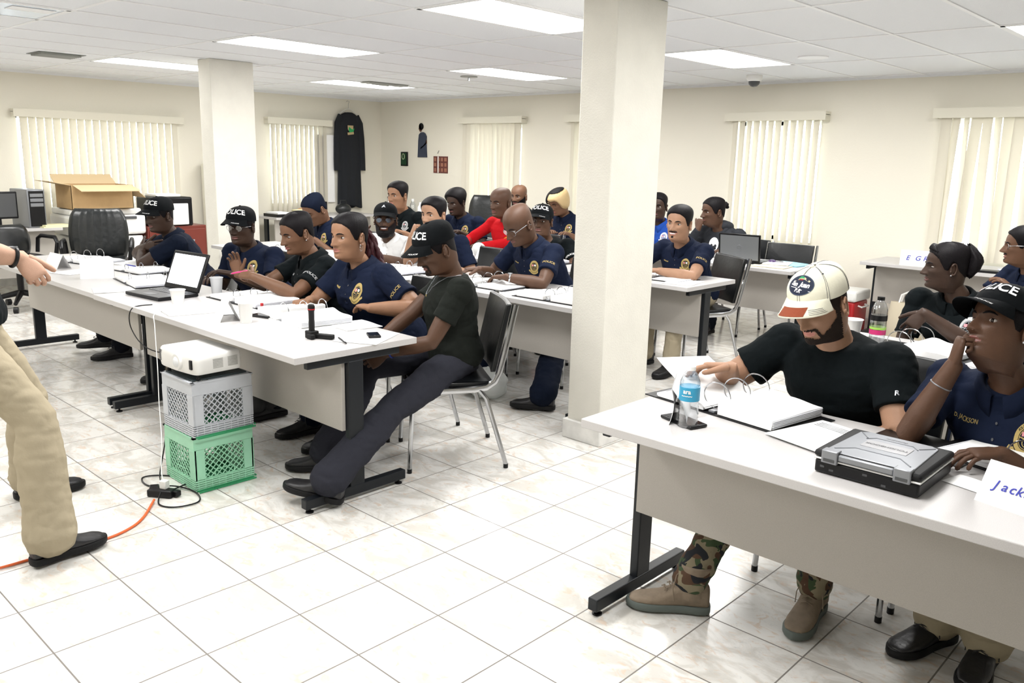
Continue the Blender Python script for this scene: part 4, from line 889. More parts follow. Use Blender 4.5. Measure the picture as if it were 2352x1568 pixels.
def remesh(mb, name, mats, vox, smooth=4, fold=0, seed=0, extra=None):
    me = mb.mesh('tmp', [mats[0] if isinstance(mats, list) else mats], False)
    o = bpy.data.objects.new('tmp', me); COL.objects.link(o)
    r = o.modifiers.new('r', 'REMESH'); r.mode = 'VOXEL'; r.voxel_size = vox; r.adaptivity = 0
    s = o.modifiers.new('s', 'SMOOTH'); s.iterations = smooth; s.factor = .5
    dg = bpy.context.evaluated_depsgraph_get(); dg.update()
    out = bpy.data.meshes.new_from_object(o.evaluated_get(dg)); bpy.data.objects.remove(o); bpy.data.meshes.remove(me)
    n = len(out.vertices); co = np.empty(n*3, 'f'); out.vertices.foreach_get('co', co); co = co.reshape(-1, 3)
    if fold:
        no = np.empty(n*3, 'f'); out.vertices.foreach_get('normal', no); no = no.reshape(-1, 3)
        sd = seed*3.7
        d = np.array([noise.noise(V((x*7+sd, y*7, z*13+sd)))*.65+abs(noise.noise(V((x*15, y*15+sd, z*24))))*.7-.2 for x, y, z in co.tolist()])
        co = co+no*(d*fold)[:, None]
    k = MB(); k.v = [V(p) for p in co.tolist()]; k.f = [list(p.vertices) for p in out.polygons]; k.mi = [0]*len(k.f)
    bpy.data.meshes.remove(out)
    if extra: k.add(extra.v, extra.f); k.mi[-len(extra.f):] = extra.mi
    return k

# ---- head in its own space: face towards +y, up +z, left ear at +x... (origin between the ears)
HP = [(-.135,.050,.044,.060,-.020,.0),(-.118,.056,.072,.070,-.010,.30),(-.110,.060,.090,.076,-.006,.36),(-.098,.063,.097,.082,-.005,.34),(-.080,.067,.097,.088,-.004,.28),(-.055,.071,.096,.094,-.002,.18),(-.025,.0745,.095,.099,0,.10),(.0,.0765,.0935,.103,0,.06),(.025,.078,.0945,.106,0,.03),(.052,.0785,.092,.107,-.001,0),(.076,.074,.082,.103,-.003,0),(.096,.062,.066,.089,-.007,0),(.110,.043,.045,.063,-.010,0),(.118,.020,.021,.030,-.012,0),(.120,.0005,.0005,.0005,-.012,0)]
def hprof(z, sh):
    i = 0
    while i < len(HP)-2 and HP[i+1][0] < z: i += 1
    a, b = HP[i], HP[i+1]; t = min(1, max(0, (z-a[0])/(b[0]-a[0])))
    p = HP[max(i-1, 0)]; q = HP[min(i+2, len(HP)-1)]; out = []
    for k in range(1, 6):
        m0 = (b[k]-p[k])/max(1e-6, b[0]-p[0])*(b[0]-a[0]); m1 = (q[k]-a[k])/max(1e-6, q[0]-a[0])*(b[0]-a[0])
        h = (2*t**3-3*t*t+1)*a[k]+(t**3-2*t*t+t)*m0+(-2*t**3+3*t*t)*b[k]+(t**3-t*t)*m1
        out.append(h)
    a_, f_, b_ = [max(.0005, x) for x in out[:3]]
    if z > .096:  # close the crown smoothly
        s = math.sqrt(max(0, 1-((z-.070)/.050)**2)); r = math.sqrt(max(0, 1-((.096-.070)/.050)**2)); a_, f_, b_ = .062*s/r, .066*s/r, .089*s/r
    return a_*sh.get('w', 1)*(1 if z > -.03 else 1+sh.get('jaw', 0)*min(1, (-.03-z)/.05)), f_, b_, out[3], out[4]
def G(x, s): return math.exp(-(x/s)**2)
def hpt(u, z, off=0, sh={}):
    a, f, b, yc, k = hprof(z, sh); c, s = math.cos(u), math.sin(u)
    x = a*s*(1-k*max(0, c)**2*.55); y = yc+(f if c > 0 else b)*c
    if c > 0:
        X = x/sh.get('w', 1); d = 0
        nz = 0 if z > .018 or z < -.050 else (.12+.88*min(1, (.018-z)/.050)**1.3)*(1 if z > -.036 else max(0, 1-((-.036-z)/.011)**2))
        nw = .0085+.0035*min(1, max(0, (.01-z)/.045))
        d += .0300*sh.get('nose', 1)*nz*G(X, nw)
        d += .0095*sh.get('nw', 1)*(G(X-.0145, .0065)+G(X+.0145, .0065))*G(z+.037, .0075)
        d -= .0125*(G(X-.031, .0155)+G(X+.031, .0155))*G(z-.001, .0115)
        d += .0045*(G(X-.028, .020)+G(X+.028, .020))*G(z-.020, .008)
        d += .0050*(G(X-.043, .018)+G(X+.043, .018))*G(z+.024, .016)
        d -= .0045*(G(X-.047, .015)+G(X+.047, .015))*G(z+.058, .02)
        lw = .022+sh.get('smile', 0)*.007; zl = z-sh.get('smile', 0)*.006*min(1, abs(X)/.025)**2
        d += .0060*sh.get('lips', 1)*G(zl+.0575, .0048)*G(X, lw)+.0068*sh.get('lips', 1)*G(zl+.0705, .0055)*G(X, lw*.9)
        d -= .0060*G(zl+.0640, .0022)*G(X, lw)
        d -= .0035*G(z+.082, .006)*G(X, .018); d += .0065*G(z+.099, .012)*G(X, .018)
        y += d*min(1, c*3)
    p = V((x, y, z))
    if off:
        n = V((x/.078**2, (y+.005)/.10**2, max(0, z-.02)/.105**2))
        if n.length < 1e-6: n = V((0,0,1))
        p = p+n.normalized()*off
    return p
def head_mb(sh, N=84, M_=74):
    m = MB(); zs = []
    for j in range(M_+1):
        t = j/M_; zs.append(-.135+.255*t if j < M_ else .1199)
    zs = [-.135+.255*(math.sin((j/M_-.5)*PI)*.5+.5)*.25+.255*(j/M_)*.75 for j in range(M_)]+[.1199]
    us = [2*PI*k/N-.55*math.sin(2*PI*k/N) for k in range(N)]
    lw = .0235+sh.get('smile', 0)*.006
    for j, z in enumerate(zs): m.v += [hpt(u, z, 0, sh) for u in us]
    R = len(zs)
    for j in range(R-1):
        for i in range(N):
            i2 = (i+1) % N; m.f.append([j*N+i, j*N+i2, (j+1)*N+i2, (j+1)*N+i])
            c = (m.v[j*N+i]+m.v[(j+1)*N+i2])/2; zl = c.z-sh.get('smile', 0)*.006*min(1, abs(c.x)/.025)**2
            lip = c.y > .05 and abs(c.x) < lw and abs(zl+.0645) < .0115*(1-(abs(c.x)/lw)**1.8)**.6
            m.mi.append(1 if lip else 0)
    m.f.append(list(range(N-1, -1, -1))); m.mi.append(0); m.f.append([(R-1)*N+i for i in range(N)]); m.mi.append(0)
    for s in (-1, 1):   # ears
        R_ = Matrix.Rotation(s*-.42, 3, 'Z') @ Matrix.Rotation(.18, 3, 'X'); c = V((s*.080*sh.get('w', 1), -.012, -.010))
        m.ell(c, (.008, .017, .030), 8, R_); rim = []
        for k in range(15):
            a = -1.9+k*4.6/14; rim.append(c+R_@V((s*.0065, -.017*math.cos(a)*-1*-1, .029*math.sin(a))))
        m.tube(rim, .0048, 7)
        m.ell(c+R_@V((s*.003, .012, -.014)), (.006,.006,.008), 6); m.ell(c+R_@V((s*.002,.0,-.026)), (.006,.008,.008), 6)
    return m
HZ = [(0,.073),(.45,.069),(.75,.056),(.98,.040),(1.15,.010),(1.32,-.018),(1.50,-.020),(1.65,.022),(1.85,.012),(2.1,-.030),(2.6,-.062),(PI,-.070)]
def interp(tab, x):
    x = abs(x)
    for (a, b), (c, d) in zip(tab, tab[1:]):
        if x <= c: return b+(d-b)*(x-a)/(c-a)
    return tab[-1][1]
def wrapu(u): return (u+PI) % (2*PI)-PI
def shell(sh, zmin, off, N=72, M_=26, tuck=True):
    m = MB()
    def fn(u, v):
        a = u*2*PI; z0 = interp(zmin, wrapu(a)) if isinstance(zmin, list) else zmin(wrapu(a))
        z = z0+(.1198-z0)*(1-(1-v)**1.0)
        z = min(.1198, z0+(.1198-z0)*math.sin(v*PI/2)**.9) if v < 1 else .1198
        o = off(wrapu(a), z, v) if callable(off) else off
        return hpt(a, z, (o*min(1, v/.10)**.5 if v > 0 else -.003) if tuck else o, sh)
    m.grid(fn, N, M_, cu=True); return m
def hair_parts(kind, sh, m):
    out = []
    if kind == 'short': out.append(('hair', shell(sh, HZ, lambda a, z, v: .003+.009*max(0, min(1, (z-.01)/.07))), m))
    elif kind == 'buzz': out.append(('hair', shell(sh, HZ, .0028), m))
    elif kind == 'afro': out.append(('hair', shell(sh, HZ, lambda a, z, v: .005+.020*max(0, min(1, (z+.02)/.08))), m))
    elif kind in ('pulled', 'bun', 'ponytail', 'updo'):
        out.append(('hair', shell(sh, HZ, lambda a, z, v: .007+.002*math.sin(a*34)*(.3+.7*abs(math.sin(a)))), m))
        if kind == 'bun':
            b = MB(); b.ell((0,-.125,.045), (.030,.026,.026), 10)
            for k in range(5): b.ell((.02*math.cos(k*1.3),-.140+.008*math.sin(k),.045+.022*math.sin(k*1.3)), .012, 6)
            out.append(('hair_bun', b, m))
        if kind == 'updo':
            b = MB(); rings = []
            for k in range(13):
                t = k/12; r = .055*math.sin(PI*min(.98, t*.88+.12))**.7; c = V((0, -.100-.032*math.sin(PI*t), -.055+.165*t)); rings.append([c+V((r*math.cos(a)*1.15, r*math.sin(a)*.75+.004*math.sin(a*9+k), .01*math.sin(a*5))) for a in [2*PI*q/24 for q in range(24)]])
            b.loft(rings); out.append(('hair_roll', b, m))
            f = MB(); f.tube([(-.055,.055,.075),(-.01,.075,.098),(.04,.055,.100),(.07,.0,.085)], [.006,.016,.018,.008], 10); out.append(('hair_wave', f, m))
    elif kind == 'bob':
        zz = [(0,.045),(.5,.048),(.8,.035),(1.05,-.01),(1.25,-.050),(1.6,-.075),(2.2,-.09),(PI,-.085)]
        s1 = shell(sh, zz, lambda a, z, v: .016+.014*math.sin(min(PI, max(0, (z+.09)/.2*PI)))); out.append(('hair', s1, m))
        s2 = shell(sh, zz, lambda a, z, v: (.020+.014*math.sin(min(PI, max(0, (z+.09)/.2*PI)))) if a > .2 and a < 1.0 or z > .10 else -.01, tuck=False); out.append(('dark_roots', s2, HAIRB))
    return out
def beard_mb(kind, sh):
    m = MB(); N, M_ = 140, 72
    lo = -.128
    def inside(a, z, x):
        side = abs(a); side += .07*noise.noise(V((x*260, z*260, 3))); z = z+.003*noise.noise(V((x*220, z*220, 9)))
        must = abs(x) < .030 and -.0545 < z < -.0475
        goat = abs(x) < .021-max(0, z+.09)*.8 and z < -.082
        jaw = z < -.087+.075*max(0, side-.55)**1.0 and side < 1.5 and not (abs(x) < .024 and z > -.080)
        strip = 1.30 < side < 1.5 and z < .0
        if kind == 'full': return must or goat or strip or (z < -.060+.055*max(0, side-.40) and side < 1.5 and not (abs(x) < .030 and z > -.0790))
        if kind == 'trim': return must or goat or jaw or strip or (abs(abs(x)-.028-max(0, (-.055-z))*.25) < .0035 and -.095 < z < -.048)
        if kind == 'goatee': return must or goat or (abs(abs(x)-.026) < .004 and -.095 < z < -.048)
        if kind == 'moustache': return must or (abs(x) < .008 and -.092 < z < -.080)
        if kind == 'stubble': return must or goat or jaw or strip
    off = {'full': .013, 'trim': .0028, 'goatee': .0025, 'moustache': .003, 'stubble': .0012}[kind]
    us = [-1.55+3.1*i/N for i in range(N+1)]; zs = [lo+(.02-lo)*j/M_*.93 for j in range(M_+1)]
    def o(a, z): return off*(1 if kind != 'full' else .5+.8*min(1, max(0, (-.07-z)/.03))*max(0, math.cos(a)))
    vs = [hpt(a, z, o(a, z), sh) for z in zs for a in us]; fs = []
    for j in range(M_):
        for i in range(N):
            a = (us[i]+us[i+1])/2; z = (zs[j]+zs[j+1])/2
            if inside(a, z, hpt(a, z, 0, sh).x): k = j*(N+1)+i; fs.append((k, k+1, k+N+2, k+N+1))
    m.add(vs, fs)
    if kind == 'full': m.ell((0,.066,-.110), (.048,.034,.030), 10)
    return m
def face_parts(sh, eyes='open', gaze=0.0, brow=HAIRB, skinm=None, smile=0):
    out = []; body = MB()
    for s in (-1, 1):
        x = s*.0315*sh.get('w', 1); ys = hpt(math.asin(min(.9, x/.0765)), .001, 0, sh).y
        c = V((x, ys-.0042, .001))
        if eyes != 'closed': 
            e = MB(); e.ell(c, (.0140, .0098, .0071 if eyes == 'open' else .0050), 9); e.ell(c+V((gaze*.006, .0060, -.0003 if eyes == 'open' else -.0015)), (.0062, .0052, .0062 if eyes == 'open' else .0045), 8, mi=1)
            out.append(('eye', e, [EYEW, IRIS]))
        lid = [(-.0148,-.0052,-.001),(-.009,.0045-.0062+.006,.0052),(0,.0066,.0072),(.009,.0038,.0052),(.0148,-.0052,-.0005)]
        arc = [c+V((q*s, r+.0005, t)) for q, r, t in lid]
        if eyes == 'closed': body.ell(c+V((0,.0006,-.0005)), (.0142, .0098, .0075), 9); low = [c+V((q*s, r+.0022-abs(q)*.12, -.0062+abs(q)*.25)) for q, r, t in lid]; L_ = MB().tube(low, [.0006,.0012,.0014,.0012,.0006], 6)
        else: body.tube([p+V((0,-.001,.0022)) for p in arc], [.001,.0028,.0034,.0028,.001], 7); body.tube([c+V((q*s, r-.0010, -.0045+abs(q)*.22)) for q, r, t in lid], [.001,.0018,.002,.0018,.001], 7); L_ = MB().tube(arc, [.0005,.0012,.0014,.0012,.0005], 6)
        out.append(('eyelashes', L_, [HAIRB]))
        b = MB(); pts = [hpt(math.asin(min(.95, (s*q)/.0785)), z, .0005, sh) for q, z in ((.012,.0165),(.021,.0205),(.031,.0230),(.041,.0215),(.049,.0165))]
        b.tube(pts, [.0014,.0038,.0040,.0030,.0010], 7, flat=(1,.6)); out.append(('eyebrow', b, [brow]))
        body.ell((s*.0095, hpt(0, -.040, 0, sh).y-.010, -.0405), (.0035,.004,.0025), 6)
    if smile > .8: 
        t = MB(); t.ell((0, hpt(0, -.060, 0, sh).y-.0075, -.0625), (.021, .0115, .0050), 9); out.append(('teeth', t, [M_WHITEPL]))
    return out, body
# ---- caps
def cap_parts(sh, m, brimm=None, text=None, style='plain', brimL=.076):
    out = []
    zr = lambda a: .036+.014*math.cos(a)
    def off(a, z, v): return .0105+.008*max(0, math.cos(a))*math.sin(min(1, v*1.1)*PI)*.9+.002
    m1 = MB()
    def top(u, v, e=0):
        a = u*2*PI; w = wrapu(a); z0 = zr(w); z = z0+(.1198-z0)*math.sin(v*PI/2)**.9 if v < 1 else .1198
        p = hpt(a, z, off(w, z, v)+e, sh); p.z += .003*v; return p
    m1.grid(lambda u, v: top(u, v), 72, 30, cu=True); m1.grid(lambda u, v: top(u, v, -.003), 72, 8, cu=True)
    m1.ell(top(0, 1)+V((0,0,.001)), (.008,.008,.004), 8)
    out.append(('crown', m1, m))
    def brim(s, t, up):
        a = s*1.02; p = top((a % (2*PI))/(2*PI), 0.02); L_ = brimL*(1-abs(s)**2.4)**.5
        q = V((p.x*(1+.10*t), p.y+L_*t*1.0-(.004 if t == 0 else 0), p.z-.022*t-.020*s*s*t-(.0*t)+(.003 if up else 0)+.002)); return q
    b = MB(); rings = []
    for i in range(33):
        s = -1+2*i/32; rings.append([brim(s, j/8, 1) for j in range(9)]+[brim(s, j/8, 0) for j in range(8, -1, -1)])
    b.loft(rings); out.append(('brim', b, brimm or m))
    def on_crown(x, z, e=.0018):   # x along the front, z above the rim (metres)
        rr = .082; u = (-x/rr)/(2*PI) % 1.0; v = z/.125; return top(u, max(.01, min(.97, v)), e)
    if style == 'police':
        vs, fs = text_mesh('POLICE', .041, .022, 0); t = MB(); t.add([on_crown(x*1.10, .042+y*1.05+.006*(1-(x/.07)**2)) for x, y in vs], fs); out.append(('cap_lettering', t, WTHREAD))
        vs, fs = text_mesh('POLICE', .011, .02, 0); t = MB()
        t.add([brim(-(x+.040)/.085, .74-y/brimL, 1)+V((0,0,.0014)) for x, y in vs], fs); out.append(('brim_lettering', t, WTHREAD))
    if style == 'emblem':
        t = MB(); t.add([on_crown(x, z) for x, z in ((-.014,.035),(0,.060),(.014,.035),(0,.043))], [(0,1,3),(1,2,3)]); out.append(('cap_emblem', t, M_SILVER))
    if style == 'juan':
        N = 48; ring = [(math.cos(2*PI*k/N), math.sin(2*PI*k/N)) for k in range(N)]
        for nm, rx, rz, e, mm in (('patch_border', .046, .029, .0016, mat('navy_patch_edge',(.03,.05,.09),.8)), ('patch', .043, .026, .0022, mat('navy_patch',(.006,.012,.035),.8))):
            t = MB(); vs = []; fs = []
            for r in (1.0, .66, .33): vs += [on_crown(c*rx*r, .050+s*rz*r, e) for c, s in ring]
            vs.append(on_crown(0, .050, e)); 
            for q in (0, 1): fs += [(q*N+k, q*N+(k+1) % N, (q+1)*N+(k+1) % N, (q+1)*N+k) for k in range(N)]
            fs += [(2*N+k, 2*N+(k+1) % N, 3*N) for k in range(N)]; t.add(vs, fs); out.append((nm, t, mm))
        t = MB(); t.add([on_crown(x, z, .0028) for x, z in ((-.028,.058),(-.005,.072),(.012,.071),(.034,.058),(.030,.055),(.014,.064),(-.004,.066),(-.024,.055))], [(0,1,6,7),(1,2,5,6),(2,3,4,5)]); out.append(('patch_hills', t, mat('tan_thread',(.55,.48,.30),.8)))
        t = MB(); t.add([on_crown(x, z, .0034) for x, z in ((-.012,.066),(-.004,.074),(.008,.073),(.014,.067),(.002,.068))], [(0,1,4),(1,2,4),(2,3,4)]); out.append(('palm_leaves', t, mat('green_thread',(.02,.25,.10),.8)))
        for x in (-.006,.000,.005): t = MB(); t.add([on_crown(x+d, z, .0036) for d, z in ((0,.0655),(.003,.0655),(.003,.062),(0,.062))], [(0,1,2,3)]); out.append(('flower', t, M_RED))
        for s_, sz, cx, cz, rot in (('San', .017, -.019, .052, -.18), ('Juan', .018, .016, .048, -.18), ('P.R', .014, -.004, .034, -.18)):
            vs, fs = text_mesh(s_, sz, .035, .35); t = MB(); t.add([on_crown(cx+x*math.cos(rot)-y*math.sin(rot), cz+x*math.sin(rot)+y*math.cos(rot), .0034) for x, y in vs], fs); out.append(('patch_lettering', t, WTHREAD))
        t = MB(); t.add([on_crown(x, z, .0033) for x, z in ((-.030,.0435),(-.008,.0415),(-.008,.0402),(-.030,.042))]+[on_crown(x, z, .0033) for x, z in ((.004,.037),(.034,.030),(.034,.0288),(.004,.0355))], [(0,1,2,3),(4,5,6,7)]); out.append(('patch_underline', t, WTHREAD))
        st = MB(); DK = mat('dark_stitch',(.03,.035,.05),.8)
        for a0 in (0, PI/3.1, -PI/3.1, 2*PI/3, -2*PI/3, PI):
            for d in (-.045, .045):
                st.tube([top(((a0+d*(1-v*.7)) % (2*PI))/(2*PI), v, .0006) for v in [q/14 for q in range(14)]], .0007, 4)
        for k in (1,2,3,4): st.tube([brim(s, 1-.10*k, 1)+V((0,0,.0006)) for s in [.98-.04*q-.03*k for q in range(10)]], .0006, 4); st.tube([brim(-s, 1-.10*k, 1)+V((0,0,.0006)) for s in [.98-.04*q-.03*k for q in range(10)]], .0006, 4)
        out.append(('stitching', st, DK))
        t = MB(); t.grid(lambda u, v: brim(-.46+.92*u, .42+.55*v, 1)+V((0,0,.0014)), 14, 6); out.append(('brim_patch', t, mat('rust_suede',(.22,.045,.015),.9,bump=.5,bscale=300)))
        for a0 in (PI/3, -PI/3, PI/1.5): t = MB(); t.ell(top((a0 % (2*PI))/(2*PI), .62, .0008), .0028, 6); out.append(('eyelet', t, DK))
    return out
def glasses_parts(sh, m, tint=None, low=0.0):
    f = MB(); l = []; r = .024
    for s in (-1, 1):
        c = V((s*.032, hpt(math.asin(.4*s), .001, 0, sh).y+.014, -.002-low))
        f.tube([c+V((r*math.cos(a)*(1), -.10*abs(r*math.cos(a))*(1 if s*math.cos(a) > 0 else 0), .74*r*math.sin(a))) for a in [2*PI*k/24 for k in range(24)]], .0014, 6, closed=True)
        g = MB(); g.add([c+V((r*math.cos(a), 0, .74*r*math.sin(a))) for a in [2*PI*k/24 for k in range(24)]], [tuple(range(24))]); l.append(g)
        f.tube([c+V((s*r,-.001,.004)), V((s*.078,c.y-.035,.006)), V((s*.083,-.01,.004)), V((s*.083,-.03,-.012))], .0018, 6)
    f.tube([(-.009, .100, .002), (0,.104,.005), (.009,.100,.002)], .0014, 6)
    return [('glasses', f, m)]+[('lens', g, tint or clear('spectacle_glass') if tint is None and 'spectacle_glass' not in bpy.data.materials else (tint or bpy.data.materials['spectacle_glass'])) for g in l]

# ---- limbs
def ring(c, ax, ay, rx, ry, n=20, p=2.0):
    o = []
    for k in range(n):
        a = 2*PI*k/n; ca, sa = math.cos(a), math.sin(a); o.append(c+ax*(math.copysign(abs(ca)**(2/p), ca)*rx)+ay*(math.copysign(abs(sa)**(2/p), sa)*ry))
    return o
def ik(a, b, l1, l2, hint):
    d = b-a; L = d.length; mx = (l1+l2)*.998
    if L > mx: b = a+d*(mx/L); d = b-a; L = mx
    if L < abs(l1-l2)+.02: L = abs(l1-l2)+.02
    x = (l1*l1-l2*l2+L*L)/(2*L); h = math.sqrt(max(0, l1*l1-x*x)); u = d.normalized(); hn = (V(hint)-u*V(hint).dot(u))
    if hn.length < 1e-5: hn = V((0,0,-1))
    return a+u*x+hn.normalized()*h, b
def limb(mb, pts, rs, n=16, flat=None, up=None):
    # rounded ends
    P = [V(p) for p in pts]; t0 = (P[0]-P[1]).normalized(); t1 = (P[-1]-P[-2]).normalized()
    Q = [P[0]+t0*rs[0]*.8]+[P[0]+t0*rs[0]*.5]+P+[P[-1]+t1*rs[-1]*.5, P[-1]+t1*rs[-1]*.8]
    R = [rs[0]*.35, rs[0]*.82]+list(rs)+[rs[-1]*.82, rs[-1]*.35]
    mb.tube(Q, R, n, flat=flat, up=up)
def hand(mb, core, w, d, n, side, curl=.5, spread=.06, k=1.0, thumb=.7, fcurl=None):
    # w wrist, d fingers' direction, n palm normal (the way the palm faces), side +1 = thumb towards d x n
    d = V(d).normalized(); n = V(n); n = (n-d*n.dot(d)).normalized(); lat = d.cross(n)*side
    rs = []
    for t, rx, ry in ((-.02,.026,.020),(0,.027,.019),(.03,.036,.017),(.06,.041,.015),(.085,.040,.013),(.097,.034,.009)): rs.append(ring(w+d*t*k-n*.002, lat, n, rx*k, ry*k, 16, 2.5))
    core.loft(rs)
    base = [(.029,.088,.070,.0088),(.010,.094,.079,.0090),(-.009,.091,.073,.0086),(-.027,.082,.057,.0076)]
    for i, (lx, ly, L, r) in enumerate(base):
        c = (fcurl[i] if fcurl else curl*(1+.12*i)); dd = (d+lat*spread*(1.5-i)).normalized(); p = w+(d*ly*k*.93+lat*lx*k); pts = [p-dd*.02*k, p]; rr = [r*k*.95, r*k]; ax = dd.cross(n).normalized()
        for sgm, q in ((.45, c), (.31, c*1.15), (.24, c*.8)):
            dd = Matrix.Rotation(q, 3, ax) @ dd; p = p+dd*L*sgm*k
            pts += [p-dd*L*sgm*k*.5, p]; rr += [r*k*.93, r*k*.98*(1-.08*(len(pts)/8))]
        t1 = (pts[-1]-pts[-2]).normalized(); pts.append(pts[-1]+t1*r*.7*k); rr.append(r*k*.45)
        mb.tube(pts, rr, 10)
    p = w+d*.022*k+lat*.026*k; td = (d*.72+lat*thumb+n*.25).normalized(); pts = [p-td*.012, p, p+td*.036*k]; td2 = (td+d*.35+n*.12).normalized(); pts += [p+td*.040*k+td2*.016*k, p+td*.040*k+td2*.030*k]; td3 = (td2+d*.25).normalized(); pts += [pts[-1]+td3*.014*k, pts[-1]+td3*.022*k]
    mb.tube(pts, [.015*k,.016*k,.0125*k,.0105*k,.0105*k,.0092*k,.005*k], 10)

def decal_proj(parent, name, m, bvh, c, right, up, items, off=.0022):
    r = V(right).normalized(); n = r.cross(V(up)).normalized(); u = n.cross(r); c = V(c); t = MB(); bad = 0
    vs, fs = items; P = []
    for x, y in vs:
        o = c+r*x+u*y+n*.25; h = bvh.ray_cast(o, -n, .5)
        if h[0] is None: h2 = bvh.find_nearest(c+r*x+u*y); P.append(h2[0]+n*off)
        else: P.append(h[0]+n*off)
    t.add(P, fs); return t.build(name, m, parent, smooth=False)
def annulus(r0, r1, n=40, cx=0, cy=0, a0=0, a1=2*PI):
    vs = []; fs = []; full = abs(a1-a0-2*PI) < 1e-6; k = n if full else n+1
    for q in range(k): a = a0+(a1-a0)*q/n; vs += [(cx+r0*math.cos(a), cy+r0*math.sin(a)), (cx+r1*math.cos(a), cy+r1*math.sin(a))]
    for q in range(n): a = q; b = (q+1) % k; fs.append((2*a, 2*a+1, 2*b+1, 2*b))
    return vs, fs
def cat2(*its):
    V_, F_ = [], []
    for vs, fs in its: k = len(V_); V_ += list(vs); F_ += [tuple(i+k for i in f) for f in fs]
    return V_, F_
def rect(x, y, w, h, a=0):
    c, s = math.cos(a), math.sin(a); return [(x+p*w/2*c-q*h/2*s, y+p*w/2*s+q*h/2*c) for p, q in ((-1,-1),(1,-1),(1,1),(-1,1))], [(0,1,2,3)]
def seal(parent, bvh, c, right, up, m, R=.040, detail=False):
    g = cat2(annulus(R*.70, R, 40), annulus(R*.60, R*.65, 32), annulus(R*.30, R*.36, 24, 0, -R*.16), annulus(R*1.06, R*1.34, 16, 0, 0, PI*1.17, PI*1.83), rect(-R*1.12, -R*.66, R*.36, R*.26, -.5), rect(R*1.12, -R*.66, R*.36, R*.26, .5), rect(-R*.45, R*.02, R*.42, R*.07, -.15), rect(R*.42, -R*.05, R*.42, R*.07, -.25), rect(0, -R*.08, R*.36, R*.07, -.2), rect(0, -R*.28, R*.34, R*.07, .05), rect(0, R*.30, R*.05, R*.5))
    s = decal_proj(parent, 'chest_seal', m, bvh, c, right, up, g)
    for nm, mm, it in (('flag', PINK, rect(-R*.28, R*.26, R*.40, R*.26, .05)), ('flag', WTHREAD, rect(R*.29, R*.22, R*.36, R*.26, -.25))): decal_proj(s, nm, mm, bvh, c, right, up, it, .0028)
    if detail:
        its = []
        for word, a0, da, flip in (('POLICE DEPARTMENT', 2.55, -.127, 1),):
            for i, ch in enumerate(word):
                if ch == ' ': continue
                a = a0+da*i; vs, fs = text_mesh(ch, R*.22, .02); rr = R*.85; ro = a-PI/2 if flip > 0 else a+PI/2
                its.append(([(rr*math.cos(a)+x*math.cos(ro)-y*math.sin(ro), rr*math.sin(a)+x*math.sin(ro)+y*math.cos(ro)) for x, y in vs], fs))
        decal_proj(s, 'seal_lettering', M_BLACKPL, bvh, c, right, up, cat2(*its), .0030)

def boot(parent, ank, yaw, m, sole, pitch=0, k=1.0, laces=True, shaft=.045, roll=0, heel_z=0.0):
    R = Matrix.Rotation(yaw, 3, 'Z') @ Matrix.Rotation(pitch, 3, 'Y') @ Matrix.Rotation(roll, 3, 'X'); A = V(ank)
    def T(x, y, z): return A+R@(V((x, y, z))*k)   # x forward, z up, ankle at origin, sole at -.10
    X, Y, Z = R@V((1,0,0)), R@V((0,1,0)), R@V((0,0,1)); b = MB(); rings = []
    for x, w, zt, zb in ((-.075,.020,-.01,-.085),(-.068,.033,.0,-.088),(-.03,.037,.02,-.088),(.02,.037,.012,-.087),(.06,.041,-.022,-.087),(.10,.046,-.042,-.087),(.14,.047,-.053,-.086),(.175,.042,-.058,-.084),(.198,.030,-.066,-.080),(.206,.012,-.073,-.078)):
        c = T(x, 0, (zt+zb)/2); rings.append(ring(c, Y, Z, w*k, (zt-zb)/2*k, 18, 2.6))
    b.loft(rings); sh = []
    for t, r, xo in ((-.05,.046,0),(0,.046,0),(.05,.048,-.008),(shaft,.052,-.014)): sh.append(ring(T(xo-.012, 0, t), X, Y, (r+.006)*k, r*k, 18))
    b.loft(sh); q = remesh(b, 'boot', [m], .006, 3); o = q.build('boot', m, parent, ang=180)
    s = MB(); out = [(-.080,0),(-.072,-.028),(-.04,-.037),(.0,-.035),(.05,-.038),(.11,-.048),(.16,-.047),(.195,-.030),(.213,0),(.195,.030),(.16,.047),(.11,.048),(.05,.038),(0,.035),(-.04,.037),(-.072,.028)]
    n_ = len(out); out = [tuple(.5*((2*out[i][q])+(out[(i+1)%n_][q]-out[i-1][q])*t+(2*out[i-1][q]-5*out[i][q]+4*out[(i+1)%n_][q]-out[(i+2)%n_][q])*t*t+(3*out[i][q]-out[i-1][q]-3*out[(i+1)%n_][q]+out[(i+2)%n_][q])*t**3) for q in (0, 1)) for i in range(n_) for t in (0, .33, .66)]
    s.loft([[T(x, y, -.100) for x, y in out], [T(x*1.01, y*1.04, -.096) for x, y in out], [T(x*1.01, y*1.04, -.080) for x, y in out], [T(x, y*.97, -.074) for x, y in out]]); s.build('sole', sole, o, ang=50)
    if laces:
        l = MB()
        for i in range(5):
            x = .085-.018*i; z = -.026+.014*i+.004; w = .020; l.tube([T(x-.004,-w,z-.004), T(x, 0, z+.004+.002), T(x-.004,w,z-.004)], .0022*k, 6); l.tube([T(x+.006,-w,z-.008), T(x-.005, 0, z+.005), T(x-.012,w,z+.004)], .0020*k, 6)
        for sg in (-1, 1): l.tube([T(.02, 0, .05), T(.045, sg*.03, .04), T(.055, sg*.045, -.005), T(.05, sg*.048, -.05)], .0018*k, 6)
        l.build('laces', m, o)
    return o
PCOUNT = [0]
